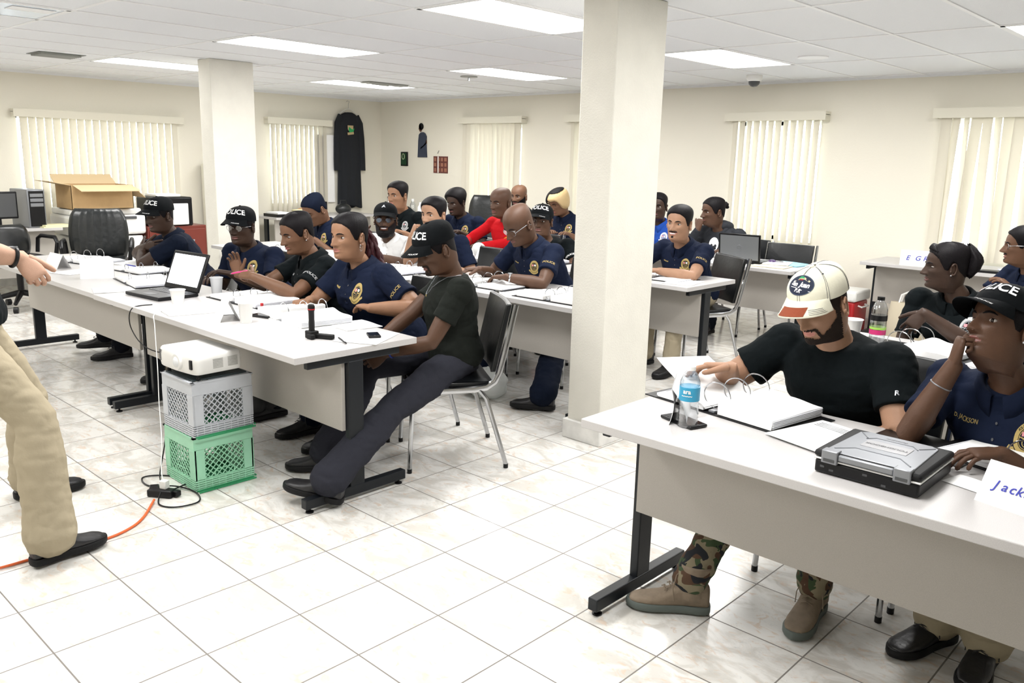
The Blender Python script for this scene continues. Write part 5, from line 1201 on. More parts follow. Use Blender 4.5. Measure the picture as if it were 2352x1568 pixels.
def person(label, hc, hy, hp=0, hr=0, ty=None, hip=None, skin='brown', shirt=NAVY, top='polo', hairk='short', hairm=None, beard=None, cap=None, capm=None, glasses=None, eyes='open', gaze=0, smile=0, sh=None, bulk=1.1, shw=1.06,
           L=None, R=None, Lh=None, Rh=None, legs=None, pants=DKPANT, boots=True, bootm=None, solem=None, sleeve='short', vox=.007, logo=None, sleeve_txt=None, bust=0, hs=1.0, stand=False, armk=1.0, hem=False, earring=False, lean=None, nofeet=False, bootyaw=None, seal_R=.037, nameplate=None, thigh=.43, shin=.43, hipz=.56, bootpitch=(0,0), capstyle='plain', ponytail=False, extra_fn=None):
    PCOUNT[0] += 1; sd = PCOUNT[0]; sh = dict(sh or {}); sh['smile'] = smile; hc = V(hc); lm = LIP[skin]; skm = SK[skin]
    ty = hy if ty is None else ty
    fw = V((math.cos(ty), math.sin(ty), 0)); rt = V((math.sin(ty), -math.cos(ty), 0))   # person's right
    P0 = V((hip[0], hip[1], hipz))
    HR = Matrix.Rotation(hy-PI/2, 3, 'Z') @ Matrix.Rotation(hp, 3, 'X') @ Matrix.Rotation(hr, 3, 'Y')
    HM = Matrix.Translation(hc) @ (HR*hs).to_4x4()
    hf = HR @ V((0,1,0))
    NB = hc+HR@V((0,-.040,-.075))*hs; d = (P0-NB).normalized(); NB = NB+V((0,0,-.085))-V((hf.x, hf.y, 0))*.015+V((d.x, d.y, 0))*.03   # base of the neck
    root = thing('person', label, 'person', (P0.x, P0.y, 0)); off = V((-P0.x, -P0.y, 0))
    def put(mb, name, m, par=None, **k):
        if par is None: mb2 = mb; mb2.v = [p+off for p in mb.v]
        else: mb.v = [p+off for p in mb.v]
        return mb.build(name, m, par or root, **k)
    up = (NB-P0).normalized(); TL = (NB-P0).length; F = rt.cross(up)*-1; F = up.cross(rt); 
    if F.dot(fw) < 0: F = -F
    k = TL/.50
    S = [NB-up*.062*k+rt*s*.186*shw-F*.012 for s in (1, -1)]   # right, left shoulder
    # torso profile
    prof = [(-.16,.150,.110,0),(-.06,.172,.125,0),(.06,.168,.122,.0),(.22,.148,.108,.008),(.40,.146,.110,.012),(.58,.160,.120,.014),(.74,.174,.115+bust*.5,.006+bust*.5),(.86,.172,.095,-.006),(.94,.128,.072,-.012),(1.0,.074,.060,-.012)]
    def torso(mb, o, stop=1.01):
        rs = []
        for f, rx, ry, yo in prof:
            if f > stop: break
            b_ = bulk if f < .7 else 1+(bulk-1)*.5
            rs.append(ring(P0+up*f*TL+F*yo, rt, F, rx*b_*(shw if f > .5 else 1)+o, ry*b_+o, 26, 2.3))
        mb.loft(rs)
        for s_ in S: mb.ell(s_+V((0,0,-.004)), (.060*armk**.4+o,)*3, 9)
        if bust:
            for s in (1,-1): mb.ell(P0+up*.66*TL+rt*s*.075+F*(.085*bulk), (.068+o,.055+o,.068+o) if 1 else .06, 9)
    # arms
    U, FA = .285, .255; arms = []
    defs = [R or {}, L or {}]
    for i, s in enumerate((1, -1)):
        a = defs[i]; w = V(a.get('w', tuple(P0+fw*.36+rt*s*.14+V((0,0,.24))))); hint = V(a.get('e', tuple(rt*s*.5-V((0,0,1))))); e, w = ik(S[i], w, U, FA, hint)
        arms.append((S[i], e, w))
    body = MB(); torso(body, -.020); limb(body, [hc+HR@V((0,-.030,-.045))*hs, hc+HR@V((0,-.032,-.09))*hs, NB+V((0,0,.02)), NB-up*.05], [.050*hs*(.9 if bust else 1),.053*hs*(.88 if bust else 1),.060*(.9 if bust else 1),.070], 18)
    fingers = MB()
    for i, (a, e, w) in enumerate(arms):
        q = armk; m1 = a.lerp(e, .45); m2 = e.lerp(w, .3); u_ = (e-a).normalized()
        limb(body, [a, m1, a.lerp(e, .85), e, m2, e.lerp(w, .65), w], [.050*q,.047*q,.041*q,.039*q,.041*q,.033*q,.026], 16)
        hd = defs[i].get('h', {}); dirn = V(hd.get('d', tuple((w-e).normalized()+V((0,0,-.15))))); pn = V(hd.get('n', (0,0,-1)))
        sside = 1 if i == 0 else -1
        hand(fingers, body, w, dirn, pn, hd.get('side', sside), hd.get('c', .35), hd.get('s', .08), hd.get('k', .98 if not bust else .9), hd.get('t', .7), hd.get('fc'))
    hm = head_mb(sh); fparts, lids = face_parts(sh, eyes, gaze, HAIRB if skin != 'pale' else HAIRG, None, smile); hm.add(lids.v, lids.f)
    hm.xf(HM); ex = MB(); ex.add(fingers.v, fingers.f); n0 = len(ex.f); ex.v += hm.v; ex.f += [[q+len(fingers.v) for q in f] for f in hm.f]; ex.mi += hm.mi
    bd = remesh(body, 'body', [skm], vox, 4, extra=ex); put(bd, 'body', [skm, lm], ang=180)
    for nm, mb, ms in fparts: put(mb.xf(HM), nm, ms, ang=180)
    # hair / cap / beard
    if hairk: 
        for nm, mb, mm in hair_parts(hairk, sh, hairm or HAIRB): put(mb.xf(HM), nm, mm, ang=180)
    if ponytail:
        pt = MB(); P = [HM@V((0,-.10,.03)), HM@V((0,-.135,-.02)), NB-F*.10-V((0,0,.02)), NB-F*.135-V((0,0,.13))+rt*-.02, NB-F*.125-V((0,0,.25))-rt*.05]
        for q in range(16):
            a = q*2.4; rr = .032*math.sqrt((q+.5)/16)*1.3; oo = [rt*math.cos(a)*rr*(.45+.65*t)+F*math.sin(a)*rr*(.45+.65*t) for t in (0,.4,1,1.2,.9)]
            fine = []
            for j in range(4):
                for t in range(5): tt = t/5; fine.append(P[j].lerp(P[j+1], tt)+oo[j].lerp(oo[j+1], tt)+V((math.sin((j*5+t)*1.7+q), math.cos((j*5+t)*1.7+q), 0))*.007*min(1, (j*5+t)/6))
            pt.tube(fine, [.009+.006*math.sin(PI*t/20) for t in range(20)], 7)
        put(pt, 'ponytail', HAIRR, ang=180)
    if beard: put(beard_mb(beard, sh).xf(HM), 'beard', HAIRG if beard in ('trim','goatee') else HAIRB, ang=180)
    if cap:
        cp = cap_parts(sh, capm or CAPB, style=capstyle); c0 = put(cp[0][1].xf(HM), 'cap', cp[0][2], ang=60)
        for nm, mb, mm in cp[1:]: put(mb.xf(HM), nm, mm, par=c0, ang=60)
    if glasses:
        for nm, mb, mm in glasses_parts(sh, glasses[0], glasses[1] if len(glasses) > 1 else None, glasses[2] if len(glasses) > 2 else 0): put(mb.xf(HM), nm, mm, ang=60)
    if earring:
        for s in (-1, 1): put(MB().ell(HM@V((s*.086,-.002,-.040)), .0042, 7), 'earring', M_CHROME)
        if earring == 'drop': 
            for s in (-1, 1): put(MB().tube([HM@V((s*.087+.0*q,-.004+.008*math.cos(q),-.058+.014*math.sin(q))) for q in [2*PI*t/14 for t in range(14)]], .0012, 5, closed=True), 'earring', M_CHROME)
    # shirt
    st = MB(); torso(st, .012); st.loft([ring(NB-up*.035-F*.008, rt, F, .100, .075, 20), ring(NB-up*.012-F*.008, rt, F, .080, .066, 20)]) if top != 'tee' else None; [limb(st, [NB-up*.035-F*.01+rt*s_*.05, NB-up*.045-F*.012+rt*s_*.11*shw, S[0 if s_ > 0 else 1]], [.030,.036*armk**.3,.050*armk**.3], 14) for s_ in (1, -1)]
    if top == 'hoodie': st.ell(NB-F*.05-V((0,0,-.005)), (.12,.085,.06), 10)
    for i, (a, e, w) in enumerate(arms):
        q = armk
        if sleeve == 'short': fr = .66 if top != 'tee' else .58; limb(st, [a, a.lerp(e, .3), a.lerp(e, fr*.75)], [.060*q,.059*q,.057*q], 18); st.tube([a.lerp(e, .3), a.lerp(e, fr)], [.056*q,.058*q+.004], 18)
        else: limb(st, [a, a.lerp(e, .5), e, e.lerp(w, .5), e.lerp(w, .93)], [.060,.054,.050,.045,.036], 16)
    sm = remesh(st, 'shirt', [shirt], max(vox, .006), 4, .008, sd)
    so = put(sm, 'shirt', shirt, ang=180)
    bvh = BVHTree.FromPolygons([tuple(p-off) for p in sm.v], sm.f)
    # neckline
    def nk(a, r, z, f=1): return NB+rt*(r*math.sin(a))+F*(r*math.cos(a)*1.0-.008)+up*z
    if top == 'polo':
        c = MB()
        def cf(u, v):
            a = .20+(2*PI-.40)*u; fr = max(0, math.cos(a))**3
            r, z = [(.060,-.035),(.062,.012),(.066,.024),(.074,.024),(.086,.004),(.098,-.022)][int(v*5+.5)]
            return nk(a, r*(1+.10*fr)+.004, z-(.030*fr*(v*1.0))-.010*fr)
        c.grid(cf, 40, 6); put(c, 'collar', shirt, par=None, ang=80, solid=.003)
        items = rect(0, 0, .026, .11); decal_proj(root, 'placket', shirt, bvh, NB-up*.095+F*.05, -rt, up, ([(x, y+.0) for x, y in items[0]], items[1]), .004).location = off
        items = cat2(*[annulus(0, .0035, 10, 0, y) for y in (.03,-.005,-.04)]); decal_proj(root, 'buttons', M_DARKGREY, bvh, NB-up*.095+F*.05, -rt, up, items, .0055).location = off
    elif top in ('tee', 'crew'):
        put(MB().tube([nk(2*PI*q/30, .068, -.008-.022*max(0, math.cos(2*PI*q/30))) for q in range(30)], .0065, 8, closed=True), 'neckband', shirt)
    elif top == 'hoodie':
        put(MB().tube([nk(.35+(2*PI-.7)*q/20, .080, -.004-.03*max(0, math.cos(.35+(2*PI-.7)*q/20))) for q in range(21)], [.012]+[.024]*19+[.012], 10), 'hood', shirt, ang=180)
    # emblems (left chest = -rt)
    if logo:
        c = P0+up*TL*.80-rt*.088*shw+F*.10
        seal(root, bvh, c, -rt, up, logo, seal_R, detail=vox < .0055)
        for ch_ in root.children:
            if ch_.name.split('.')[0] == 'chest_seal': ch_.location = off
        if nameplate: decal_proj(root, 'name_embroidery', logo, bvh, P0+up*TL*.82+rt*.085*shw+F*.10, -rt, up, text_mesh(nameplate, .014, .01) if 'J' == nameplate[3:4] else cat2(*[rect(-.026+.009*q, .0005*(q%2), .0065, .006+.002*(q%2)) for q in range(6)]), .002).location = off
    if sleeve_txt:
        a, e, w = arms[1]; c = a.lerp(e, .50 if sleeve_txt[1:] == () else .50); ax = (e-a).normalized(); outw = V(sleeve_txt[2]) if len(sleeve_txt) > 2 else (-rt+F*.6); outw = (outw-ax*outw.dot(ax)).normalized(); rgt = ax.cross(outw)
        rgt = -rgt if (rgt.cross(-ax)).dot(outw) < 0 else rgt
        decal_proj(root, 'sleeve_lettering', sleeve_txt[1], bvh, c, rgt, rgt.cross(outw)*-1 if (rgt.cross(rgt.cross(outw)*-1)).dot(outw) > 0 else rgt.cross(outw), text_mesh(sleeve_txt[0], .026, .012), .003).location = off
    # legs
    lg = legs or {}; pm = MB(); rs = [ring(P0+up*f*.2+F*yo, rt, F, (rx*bulk)+.002, ry*bulk+.000, 24, 2.3) for f, rx, ry, yo in ((-.48,.150,.105,0),(-.1,.165,.120,0),(.28,.160,.112,0))]; pm.loft(rs)
    anks = []
    for i, s in enumerate((1, -1)):
        h = P0+rt*s*.088*bulk+V((0,0,-.03 if not stand else -.05)); ak = V(lg.get('RL'[i], tuple(P0+fw*.46+rt*s*.13+V((0,0,.11-P0.z))))); kn, ak = ik(h, ak, thigh, shin, V(lg.get('k'+'RL'[i], tuple(fw*.6+V((0,0,1))))) if not stand else fw)
        g = bulk**.5; bag = lg.get('bag', 1)
        limb(pm, [h, h.lerp(kn, .5), kn, kn.lerp(ak, .35), kn.lerp(ak, .75), ak.lerp(kn, lg.get('cut', -.02))], [.092*g,.084*g,.068*g,.066*bag,.064*bag,.070*bag], 18); anks.append(ak)
    po = put(remesh(pm, 'trousers', [pants], max(.0075, vox), 3, .011, sd+5), 'trousers', pants, ang=180)
    if not nofeet:
        for i, ak in enumerate(anks):
            by = bootyaw[i] if bootyaw else ty+(.12 if i else -.12)
            b = boot(root, ak+off, by, bootm or BOOTB, solem or M_RUBBER, bootpitch[i], 1.0, vox < .0072 or bool(bootm), .075 if 'cut' in lg else .045); 
    if extra_fn: extra_fn(root, off, arms, HM, bvh, P0, NB, rt, F, up, TL)
    return root
def bracelet(i, t, m, r=.030, tk=.0022, name='bracelet', band=False):
    def f(root, off, arms, HM, bvh, P0, NB, rt, F, up, TL):
        a, e, w = arms[i]; c = e.lerp(w, t); d = (w-e).normalized(); x = d.orthogonal().normalized(); y = d.cross(x)
        b = MB().tube([c+off+x*r*math.cos(q)+y*r*math.sin(q) for q in [2*PI*k/24 for k in range(24)]], tk, 8, closed=True, flat=(1,1)); o = b.build(name, m, root)
        if band: 
            q = MB().cyl(c+off+V((0,0,r)), .017, .008, 18, V((0,0,1))); q.build('watch_dial', M_SILVER, o)
    return f
def chain(*fs):
    def f(*a):
        for g in fs: g(*a)
    return f
def necklace(root, off, arms, HM, bvh, P0, NB, rt, F, up, TL):
    P = []
    for q in range(41):
        a = -2.2+4.4*q/40; p = NB+rt*.080*math.sin(a)+F*(.075*math.cos(a))-up*(.02+.11*max(0, math.cos(a))**3)
        h = bvh.find_nearest(p); n = h[1]; n = n if n.dot(p-P0) > 0 else -n; P.append(h[0]+n*.004+off)
    b = MB().tube(P, .0016, 6).build('necklace', M_SILVER, root); e = P[20]; MB().box(tuple(e-V((0,0,.018))), (.004,.004,.036)).build('pendant', GOLD, b)
D = math.radians
def seat(x, y, yawdeg, label, back=.0):
    f = V((math.cos(D(yawdeg)), math.sin(D(yawdeg)), 0)); p = V((x, y, 0))+f*.02; put_chair(p.x, p.y, D(yawdeg+90), label)
HH = dict
BLK = dict(skin='dark'); 
# -- foreground
def shirt_r(root, off, arms, HM, bvh, P0, NB, rt, F, up, TL):
    a, e, w = arms[1]; c = a.lerp(e, .48); ax = (e-a).normalized(); n = V((.35,-1,.15)); n = (n-ax*n.dot(ax)).normalized(); r_ = (-ax).cross(n); decal_proj(root, 'sleeve_logo', M_SILVER, bvh, c, r_, -ax, text_mesh('R', .024, .03, .2), .003).location = off
person('person in a black t-shirt and cream San Juan cap reading a binder in the foreground', (1.142,1.338,1.092), D(-98), D(-22), D(6), ty=D(-94), hip=(1.20,1.64), skin='light', shirt=BLACKC, top='tee', hairk='buzz', hairm=HAIRG, beard='trim', cap=True, capm=CAPC, capstyle='juan', eyes='closed',
    bulk=1.08, shw=1.04, armk=1.30, vox=.005, hs=1.01, R=HH(w=(.905,1.20,.845), e=(-1,-.2,-.9), h=HH(d=(-.75,-.45,.02), n=(.1,-.2,-1), c=.28, t=.5)), L=HH(w=(1.22,1.36,.63), e=(1,-.5,-.6), h=HH(d=(-.9,-.2,-.2), n=(0,0,-1), c=.4)),
    legs=HH(R=(.925,.985,.108), L=(1.255,1.275,.108), bag=.92, cut=.03), pants=CAMO, bootm=BOOTT, solem=SOLET, bootyaw=(D(-146), D(-84)), thigh=.45, shin=.45, extra_fn=shirt_r)
seat(1.21, 1.66, -94, 'black chair with chrome legs under the man in the cream cap')
person('person in a black police cap and navy polo, chin resting on the right hand', (1.685,1.385,1.085), D(-124), D(20), D(10), ty=D(-100), hip=(1.80,1.62), skin='deep', shirt=NAVY, hairk='buzz', cap=True, capstyle='police', eyes='open', gaze=-.5, earring=True, sh=dict(w=.97, jaw=-.05, nw=1.3, lips=1.5),
    vox=.005, R=HH(w=(1.600,1.265,.975), e=(-.35,-.6,-1), h=HH(d=(.10,.12,1), n=(.9,.5,0), c=1.0, t=.3)), L=HH(w=(1.78,1.15,.77), h=HH(d=(-.6,-.6,0), c=.3)), logo=GOLD, nameplate='D. JACKSON', bust=.02, bulk=1.1,
    legs=HH(R=(1.625,1.40,.108), L=(1.775,1.38,.108), bag=1.15), pants=KHAKI, bootyaw=(D(-112), D(-88)), extra_fn=bracelet(0, .72, M_SILVER, .031))
seat(1.72, 1.70, -98, 'black chair with chrome legs under the woman with her chin on her hand')
# -- front left table
person('person in a dark olive t-shirt and black police cap slouching at the table end', (-.825,1.345,1.105), D(-106), D(-24), D(0), ty=D(-124), hip=(-.84,1.50), skin='deep', shirt=OLIVE, top='tee', hairk='short', beard='goatee', cap=True, capstyle='police', eyes='down', sh=dict(nw=1.3, lips=1.3),
    vox=.005, R=HH(w=(-1.06,1.12,.60), e=(-.4,0,-1), h=HH(d=(-.3,-.5,-.6), n=(.4,-.6,-.3), c=.6)), L=HH(w=(-.90,1.08,.60), e=(1,.1,-.6), h=HH(d=(-.5,-.5,-.5), n=(-.7,.4,-.3), c=.5)),
    legs=HH(L=(-.69,.60,.135), R=(-1.06,.84,.112), bag=1.25), pants=GREYP, bootyaw=(D(-140), D(-150)), bootpitch=(0, D(-10)), thigh=.47, shin=.47, shw=1.1, extra_fn=chain(necklace, bracelet(1, .86, mat('blue_band',(.01,.03,.25),.4), .029, .005, 'wristband')))
seat(-.83, 1.46, -124, 'black chair with chrome legs under the man slouching at the table end')
person('person with a long dark red curly ponytail and navy police polo', (-1.50,1.31,1.115), D(-84), D(-2), D(0), ty=D(-95), hip=(-1.44,1.56), skin='tan', shirt=NAVY, hairk='pulled', ponytail=True, eyes='open', gaze=.1, earring='drop', sh=dict(w=1.02, lips=1.3),
    vox=.0055, bust=.02, bulk=1.28, shw=1.08, armk=1.2, hs=1.04, R=HH(w=(-1.58,1.10,.765), e=(-1,.1,-.8), h=HH(d=(-.1,-.9,0), c=.4)), L=HH(w=(-1.20,1.22,.768), e=(1,0,-.7), h=HH(d=(-1,.0,0), n=(0,0,-1), c=.3)), logo=GOLD, nameplate='-', sleeve_txt=('POLICE', GOLD, (.5,-1,.1)), pants=NAVY2)
seat(-1.43, 1.60, -95, 'black chair with chrome legs under the woman with the dark red ponytail')
person('person in a black police polo gesturing with a pink pen', (-2.11,1.37,1.085), D(-92), D(-16), D(0), ty=D(-105), hip=(-2.03,1.60), skin='brown', shirt=BLACKC, hairk='pulled', eyes='down', earring=True, sh=dict(w=.95, lips=1.3, jaw=-.05),
    vox=.0055, bust=.015, R=HH(w=(-2.27,1.06,.845), e=(-.6,-.2,-1), h=HH(d=(-.15,-.1,1), n=(.7,-.7,0), c=.35)), L=HH(w=(-2.03,1.02,.86), e=(1,0,-1), h=HH(d=(-.95,-.25,.12), n=(-.2,.5,-.6), c=.75, t=.8)), logo=SILV, nameplate='-', sleeve_txt=('POLICE', SILV, (.55,-1,.1)), pants=DKPANT)
seat(-2.02, 1.62, -105, 'black chair with chrome legs under the woman holding the pink pen')
pk = thing('pen', 'pink pen held in the fingers of the woman in the black police polo', 'pen', (-2.13, .985, .875)); MB().tube([(-.05,-.01,-.012),(.0,0,0),(.06,.03,.012)], .0045, 8).build('barrel', mat('pink_plastic',(.75,.03,.20),.3), pk); MB().tube([(-.065,-.013,-.016),(-.05,-.01,-.012)], [.0015,.004], 8).build('tip', M_SILVER, pk)
person('person in a white-lettered black police cap, glasses and navy polo behind the open laptop', (-2.91,1.45,1.065), D(-62), D(-4), D(0), ty=D(-75), hip=(-2.92,1.66), skin='dark', shirt=NAVY, hairk='short', cap=True, capstyle='police', glasses=(M_CHROME,), eyes='open', sh=dict(nw=1.3, lips=1.4),
    vox=.006, logo=GOLD, bulk=1.15, R=HH(w=(-3.10,1.30,.70)), L=HH(w=(-2.70,1.25,.78), e=(1,0,-1)), legs=HH(R=(-3.28,1.06,.11), L=(-2.78,1.12,.11)), pants=KHAKI)
seat(-2.92, 1.70, -80, 'black chair with chrome legs under the man in glasses and police cap')
person('person in a black police cap with folded arms on the far left', (-3.86,1.32,1.085), D(-78), D(-8), D(0), ty=D(-112), hip=(-3.72,1.55), skin='dark', shirt=NAVY2, hairk='short', cap=True, capstyle='police', eyes='down',
    vox=.006, bulk=1.15, shw=1.15, armk=1.2, R=HH(w=(-3.88,1.22,.86), e=(-1,-.4,-.5), h=HH(d=(.8,.2,.1), n=(0,1,0), c=.3)), L=HH(w=(-4.00,1.24,.83), e=(.7,-.6,-.5), h=HH(d=(-.8,.3,.1), n=(0,1,0), c=.3)), legs=HH(R=(-4.42,1.02,.11), L=(-4.08,1.06,.11)), pants=DKPANT)
seat(-3.70, 1.58, -108, 'black chair with chrome legs under the man with folded arms')
put_chair(-4.55, 1.48, .1, 'empty black chair at the leftmost table, left of the man with folded arms')
put_chair(-3.30, 1.52, -.2, 'empty grey-looking chair back between the man with folded arms and the laptop')
# -- second row
person('person in navy bowing a dark close-fitting cap toward the table', (-4.30,2.95,1.06), D(-85), D(-32), D(0), ty=D(-95), hip=(-4.25,3.22), skin='brown', shirt=NAVY, hairk='pulled', hairm=NAVY2, eyes='closed', logo=GOLD, hs=1.12, vox=.007, pants=DKPANT)
seat(-4.25, 3.26, -95, 'black chair under the man with the bowed dark cap')
person('person in a white polo, black cap and dark glasses, smiling with a full beard', (-3.20,2.90,1.04), D(-48), D(2), D(0), ty=D(-80), hip=(-3.12,3.18), skin='deep', shirt=WHITEC, hairk='short', beard='full', cap=True, capstyle='emblem', glasses=(M_BLACKPL, mat('mirror_lens',(.25,.32,.45),.1,.9)), smile=1, hs=1.06, bulk=1.35, shw=1.15, armk=1.25, vox=.006,
    R=HH(w=(-3.40,2.80,.90), e=(-.6,-.2,-1), h=HH(d=(.1,.1,1), n=(.8,.2,0), c=1.4)), L=HH(w=(-3.02,2.66,.77), e=(1,.2,-.6)), pants=DKPANT)
seat(-3.12, 3.22, -85, 'black chair under the smiling bearded man in white')
person('person in navy with short black hair hiding the mouth behind a raised hand', (-2.53,2.83,1.125), D(-78), D(-2), D(0), ty=D(-95), hip=(-2.45,3.12), skin='light', shirt=NAVY, hairk='short', hs=1.06, vox=.006, R=HH(w=(-2.58,2.66,.965), e=(-.2,-.6,-1), h=HH(d=(.15,.25,.9), n=(.5,.8,0), c=1.1)), L=HH(w=(-2.25,2.72,.77)), armk=1.1, pants=DKPANT)
seat(-2.43, 3.16, -95, 'black chair under the man hiding his mouth')
person('bald person with glasses, navy police polo and silver watch reading in the second row', (-1.60,2.78,1.115), D(-96), D(-30), D(0), ty=D(-98), hip=(-1.50,3.14), skin='deep', shirt=NAVY, hairk=None, glasses=(M_SILVER, None, .006), eyes='down', hs=1.10, vox=.0055, bulk=1.1, logo=GOLD, nameplate='-', sleeve_txt=('POLICE', GOLD, (.6,-1,.1)), armk=1.1, sh=dict(nw=1.25),
    R=HH(w=(-1.86,2.66,.79), e=(-.8,0,-.8), h=HH(d=(-.4,-.8,0), c=.4)), L=HH(w=(-1.50,2.56,.785), e=(1,0,-.6), h=HH(d=(-.9,-.3,-.08), n=(0,0,-1), c=.35)), legs=HH(R=(-1.75,2.62,.11), L=(-1.02,2.42,.11), bag=1.3), bootyaw=(D(-115), D(-150)), pants=NAVY2, thigh=.45, shin=.45, extra_fn=bracelet(1, .88, M_CHROME, .028, .006, 'watch', True))
seat(-1.48, 3.18, -98, 'black chair with grey frame under the bald man with glasses')
put_chair(-2.02, 3.05, .1, 'empty black chair left of the bald man with glasses')
# -- third row
person('person in a bright red long-sleeved jersey with a yellow crest, bald', (-3.20,4.25,1.155), D(-88), D(-6), D(0), ty=D(-88), hip=(-3.12,4.50), skin='deep', shirt=REDC, top='crew', sleeve='long', hairk=None, hs=1.12, vox=.007, bulk=1.12, shw=1.1, eyes='down', sh=dict(nw=1.3), R=HH(w=(-3.38,3.95,.78), e=(-1,0,-.6), h=HH(d=(-.2,-.9,-.1))), L=HH(w=(-3.12,3.92,.77), e=(1,0,-.5), h=HH(d=(-.95,-.1,0), n=(0,0,-1), c=.3)), pants=DKPANT,
    extra_fn=lambda root, off, arms, HM, bvh, P0, NB, rt, F, up, TL: setattr(decal_proj(root, 'yellow_crest', mat('yellow_print',(.75,.35,.02),.7), bvh, P0+up*TL*.66-rt*.10+F*.1, -rt, up, cat2(annulus(.0,.04,20,0,.03), rect(0,-.04,.06,.05), rect(.02,-.08,.05,.03))), 'location', off))
seat(-3.12, 4.54, -88, 'black chair under the man in red')
person('person in a black police cap and black shirt looking over the bald man\'s shoulder', (-2.40,3.93,1.045), D(-66), D(2), D(0), ty=D(-80), hip=(-2.34,4.18), skin='deep', shirt=BLACKC, top='tee', hairk='short', cap=True, capstyle='police', hs=1.08, vox=.007, sleeve_txt=('POLICE', WTHREAD, (.5,-1,.1)), pants=DKPANT, L=HH(w=(-2.22,3.85,.77), e=(1,0,-.8)), sh=dict(w=.96))
seat(-2.33, 4.22, -82, 'black chair under the woman in the small police cap')
person('smiling person in a navy police polo writing in the third row', (-1.12,4.03,1.11), D(-82), D(-2), D(-3), ty=D(-98), hip=(-1.14,4.36), skin='light', shirt=NAVY, hairk='short', beard='moustache', smile=1, gaze=.3, hs=1.08, vox=.006, bulk=1.12, armk=1.1, logo=GOLD, nameplate='-', sleeve_txt=('POLICE', GOLD, (.6,-1,.1)), R=HH(w=(-1.32,3.78,.775), e=(-1,0,-.6), h=HH(d=(.5,-.8,0))), L=HH(w=(-1.10,3.76,.775), e=(1,0,-.5), h=HH(d=(-.95,-.1,.0), n=(0,0,-1), c=.5)), legs=HH(R=(-1.30,3.95,.11), L=(-.98,3.82,.11)), pants=KHAKI)
seat(-1.10, 4.36, -120, 'black chair with grey frame under the smiling man')
person('person in a black polo with slicked dark hair at the back left', (-4.53,4.10,1.16), D(-80), D(-2), D(0), ty=D(-88), hip=(-4.45,4.35), skin='tan', shirt=BLACKC, hairk='short', hs=1.14, bulk=1.15, logo=SILV, vox=.007, pants=DKPANT)
seat(-4.45, 4.40, -88, 'black chair under the man in black at the back left')
person('person in navy with a rounded afro looking down at the back', (-4.08,4.50,1.105), D(-82), D(-12), D(0), ty=D(-85), hip=(-4.0,4.74), skin='dark', shirt=NAVY, hairk='afro', beard='moustache', eyes='down', hs=1.05, logo=GOLD, vox=.007, pants=DKPANT)
seat(-3.98, 4.78, -85, 'black chair under the man with the rounded afro')
# -- back row
person('bald person with a full beard and black collar against the back wall', (-4.13,5.50,1.15), D(-76), D(-3), D(0), ty=D(-80), hip=(-4.08,5.74), skin='brown', shirt=BLACKC, hairk=None, beard='full', hs=1.05, vox=.008, pants=DKPANT)
person('person with a blonde and dark bob haircut reading at the back', (-3.47,5.40,1.12), D(-95), D(-24), D(0), ty=D(-85), hip=(-3.38,5.66), skin='brown', shirt=NAVY, hairk='bob', hairm=HAIRBL, eyes='closed', hs=1.06, vox=.008, bust=.015, logo=GOLD, pants=DKPANT)
seat(-3.38, 5.70, -85, 'black chair under the blonde woman')
person('person in a royal blue polo mostly hidden by the front column', (-2.36,5.60,1.13), D(-70), D(0), D(0), ty=D(-88), hip=(-2.33,5.84), skin='dark', shirt=ROYAL, hairk='short', hs=1.06, vox=.008, logo=WTHREAD, L=HH(w=(-2.1,5.5,.77)), pants=DKPANT)
seat(-2.33, 5.88, -88, 'black chair under the person in royal blue')
def skull(root, off, arms, HM, bvh, P0, NB, rt, F, up, TL):
    its = cat2(annulus(0, .055, 20, 0, .04), rect(0, -.03, .075, .06), rect(-.03,-.08,.02,.04), rect(0,-.085,.02,.045), rect(.03,-.08,.02,.04)); o = decal_proj(root, 'white_print', WTHREAD, bvh, P0+up*TL*.70+F*.1, -rt, up, its, .003); o.location = off
    decal_proj(root, 'dark_print', GREYH, bvh, P0+up*TL*.70+F*.1, -rt, up, cat2(annulus(0,.014,12,-.022,.03), annulus(0,.014,12,.022,.03), rect(0,-.01,.01,.02)), .0045).location = off
person('person in a charcoal hoodie, hair in a bun, fist at the chin', (-1.76,5.62,1.115), D(-118), D(-4), D(0), ty=D(-98), hip=(-1.66,5.88), skin='deep', shirt=GREYH, top='hoodie', sleeve='long', hairk='bun', hs=1.08, vox=.007, bulk=1.2, shw=1.08, R=HH(w=(-1.80,5.45,.96), e=(-.5,-.6,-1), h=HH(d=(.1,.15,1), n=(.2,1,0), c=1.4)), L=HH(w=(-1.50,5.50,.78), e=(1,0,-.7)), pants=DKPANT, extra_fn=skull)
seat(-1.66, 5.92, -95, 'black chair under the person in the charcoal hoodie')
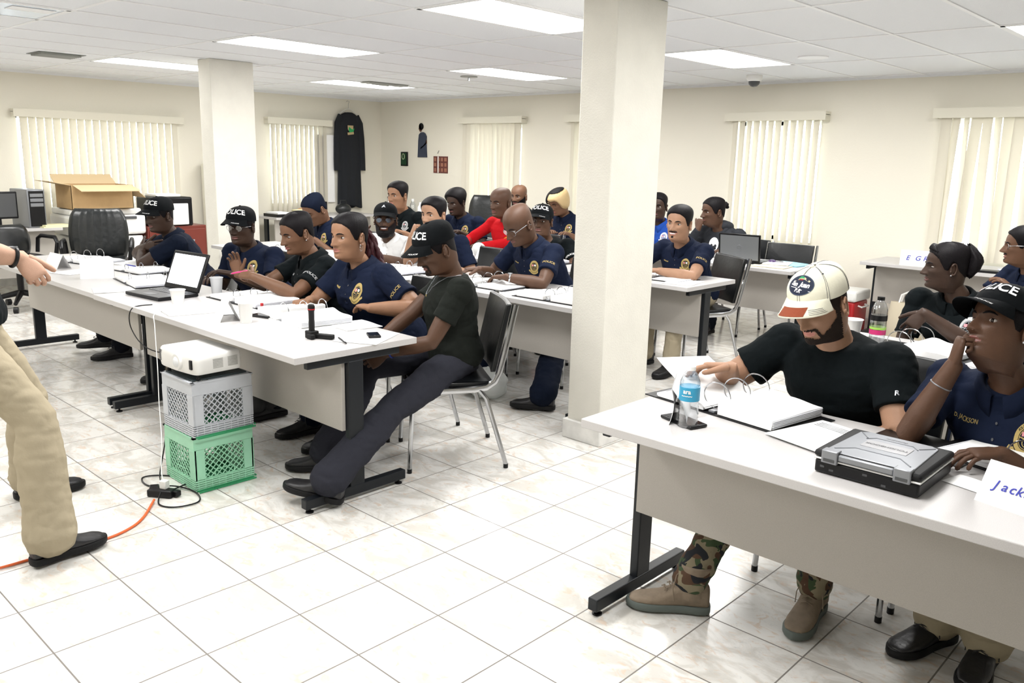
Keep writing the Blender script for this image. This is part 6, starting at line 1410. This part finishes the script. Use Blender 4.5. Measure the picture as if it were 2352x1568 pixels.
# -- right side
person('person in a black police polo with pinned-up dark hair, hand on an open binder', (1.045,3.02,1.085), D(-148), D(-3), D(0), ty=D(-98), hip=(1.18,3.22), skin='dark', shirt=BLACKC, hairk='updo', earring=True, eyes='down', sh=dict(w=.95, lips=1.4, nw=1.2), hs=.94, vox=.0055, bust=.015, bulk=1.08, logo=SILV, nameplate='-',
    R=HH(w=(1.05,2.90,.70), e=(-.6,.2,-1)), L=HH(w=(1.055,2.735,.885), e=(.6,-.5,-1), h=HH(d=(-.45,-.35,-.75), n=(-.3,.7,-.5), c=.45, s=.16)), pants=DKPANT)
seat(1.19, 3.26, -98, 'black chair with chrome frame behind the woman with pinned-up hair')
person('person in navy with thin glasses and a moustache at the far right edge', (.96,4.90,1.07), D(-158), D(-2), D(0), ty=D(-130), hip=(1.10,5.08), skin='brown', shirt=NAVY, hairk='short', beard='moustache', glasses=(M_CHROME,), hs=1.04, logo=GOLD, nameplate='-', vox=.007, R=HH(w=(.72,4.72,.74), e=(-.6,.4,-1)), pants=DKPANT)
seat(1.12, 5.12, -130, 'black chair under the man in thin glasses')
put_chair(1.02, 4.36, PI, 'grey-framed chair back behind the police cap at the right edge')
# -- standing instructor
def phoneclip(root, off, arms, HM, bvh, P0, NB, rt, F, up, TL):
    MB().box(tuple(V((-1.22,-.46,.52))+off), (.05,.012,.012)).build('blue_tab', M_BINK, root)
person('standing person in black shirt and khaki cargo trousers at the left edge', (-1.47,-.62,1.60), D(75), D(-8), D(0), ty=D(62), hip=(-1.35,-.60), hipz=.93, skin='pale', shirt=BLACKC, hairk='short', hs=1.04, vox=.0055, bulk=1.22, shw=1.1, armk=1.30, stand=True,
    R=HH(w=(-1.10,-.43,1.15), e=(.9,-.4,-.4), h=HH(d=(.35,.25,-.45), n=(-.3,.4,-.8), c=.7, t=.5)), L=HH(w=(-1.80,-.62,1.0), e=(-.6,-.6,-.6)), legs=HH(R=(-.98,-.46,.115), L=(-1.70,-.30,.11), bag=1.35), pants=KHAKI, bootyaw=(D(98), D(80)), thigh=.435, shin=.44, extra_fn=bracelet(0, .90, M_BLACKPL, .034, .007, 'watch', True))
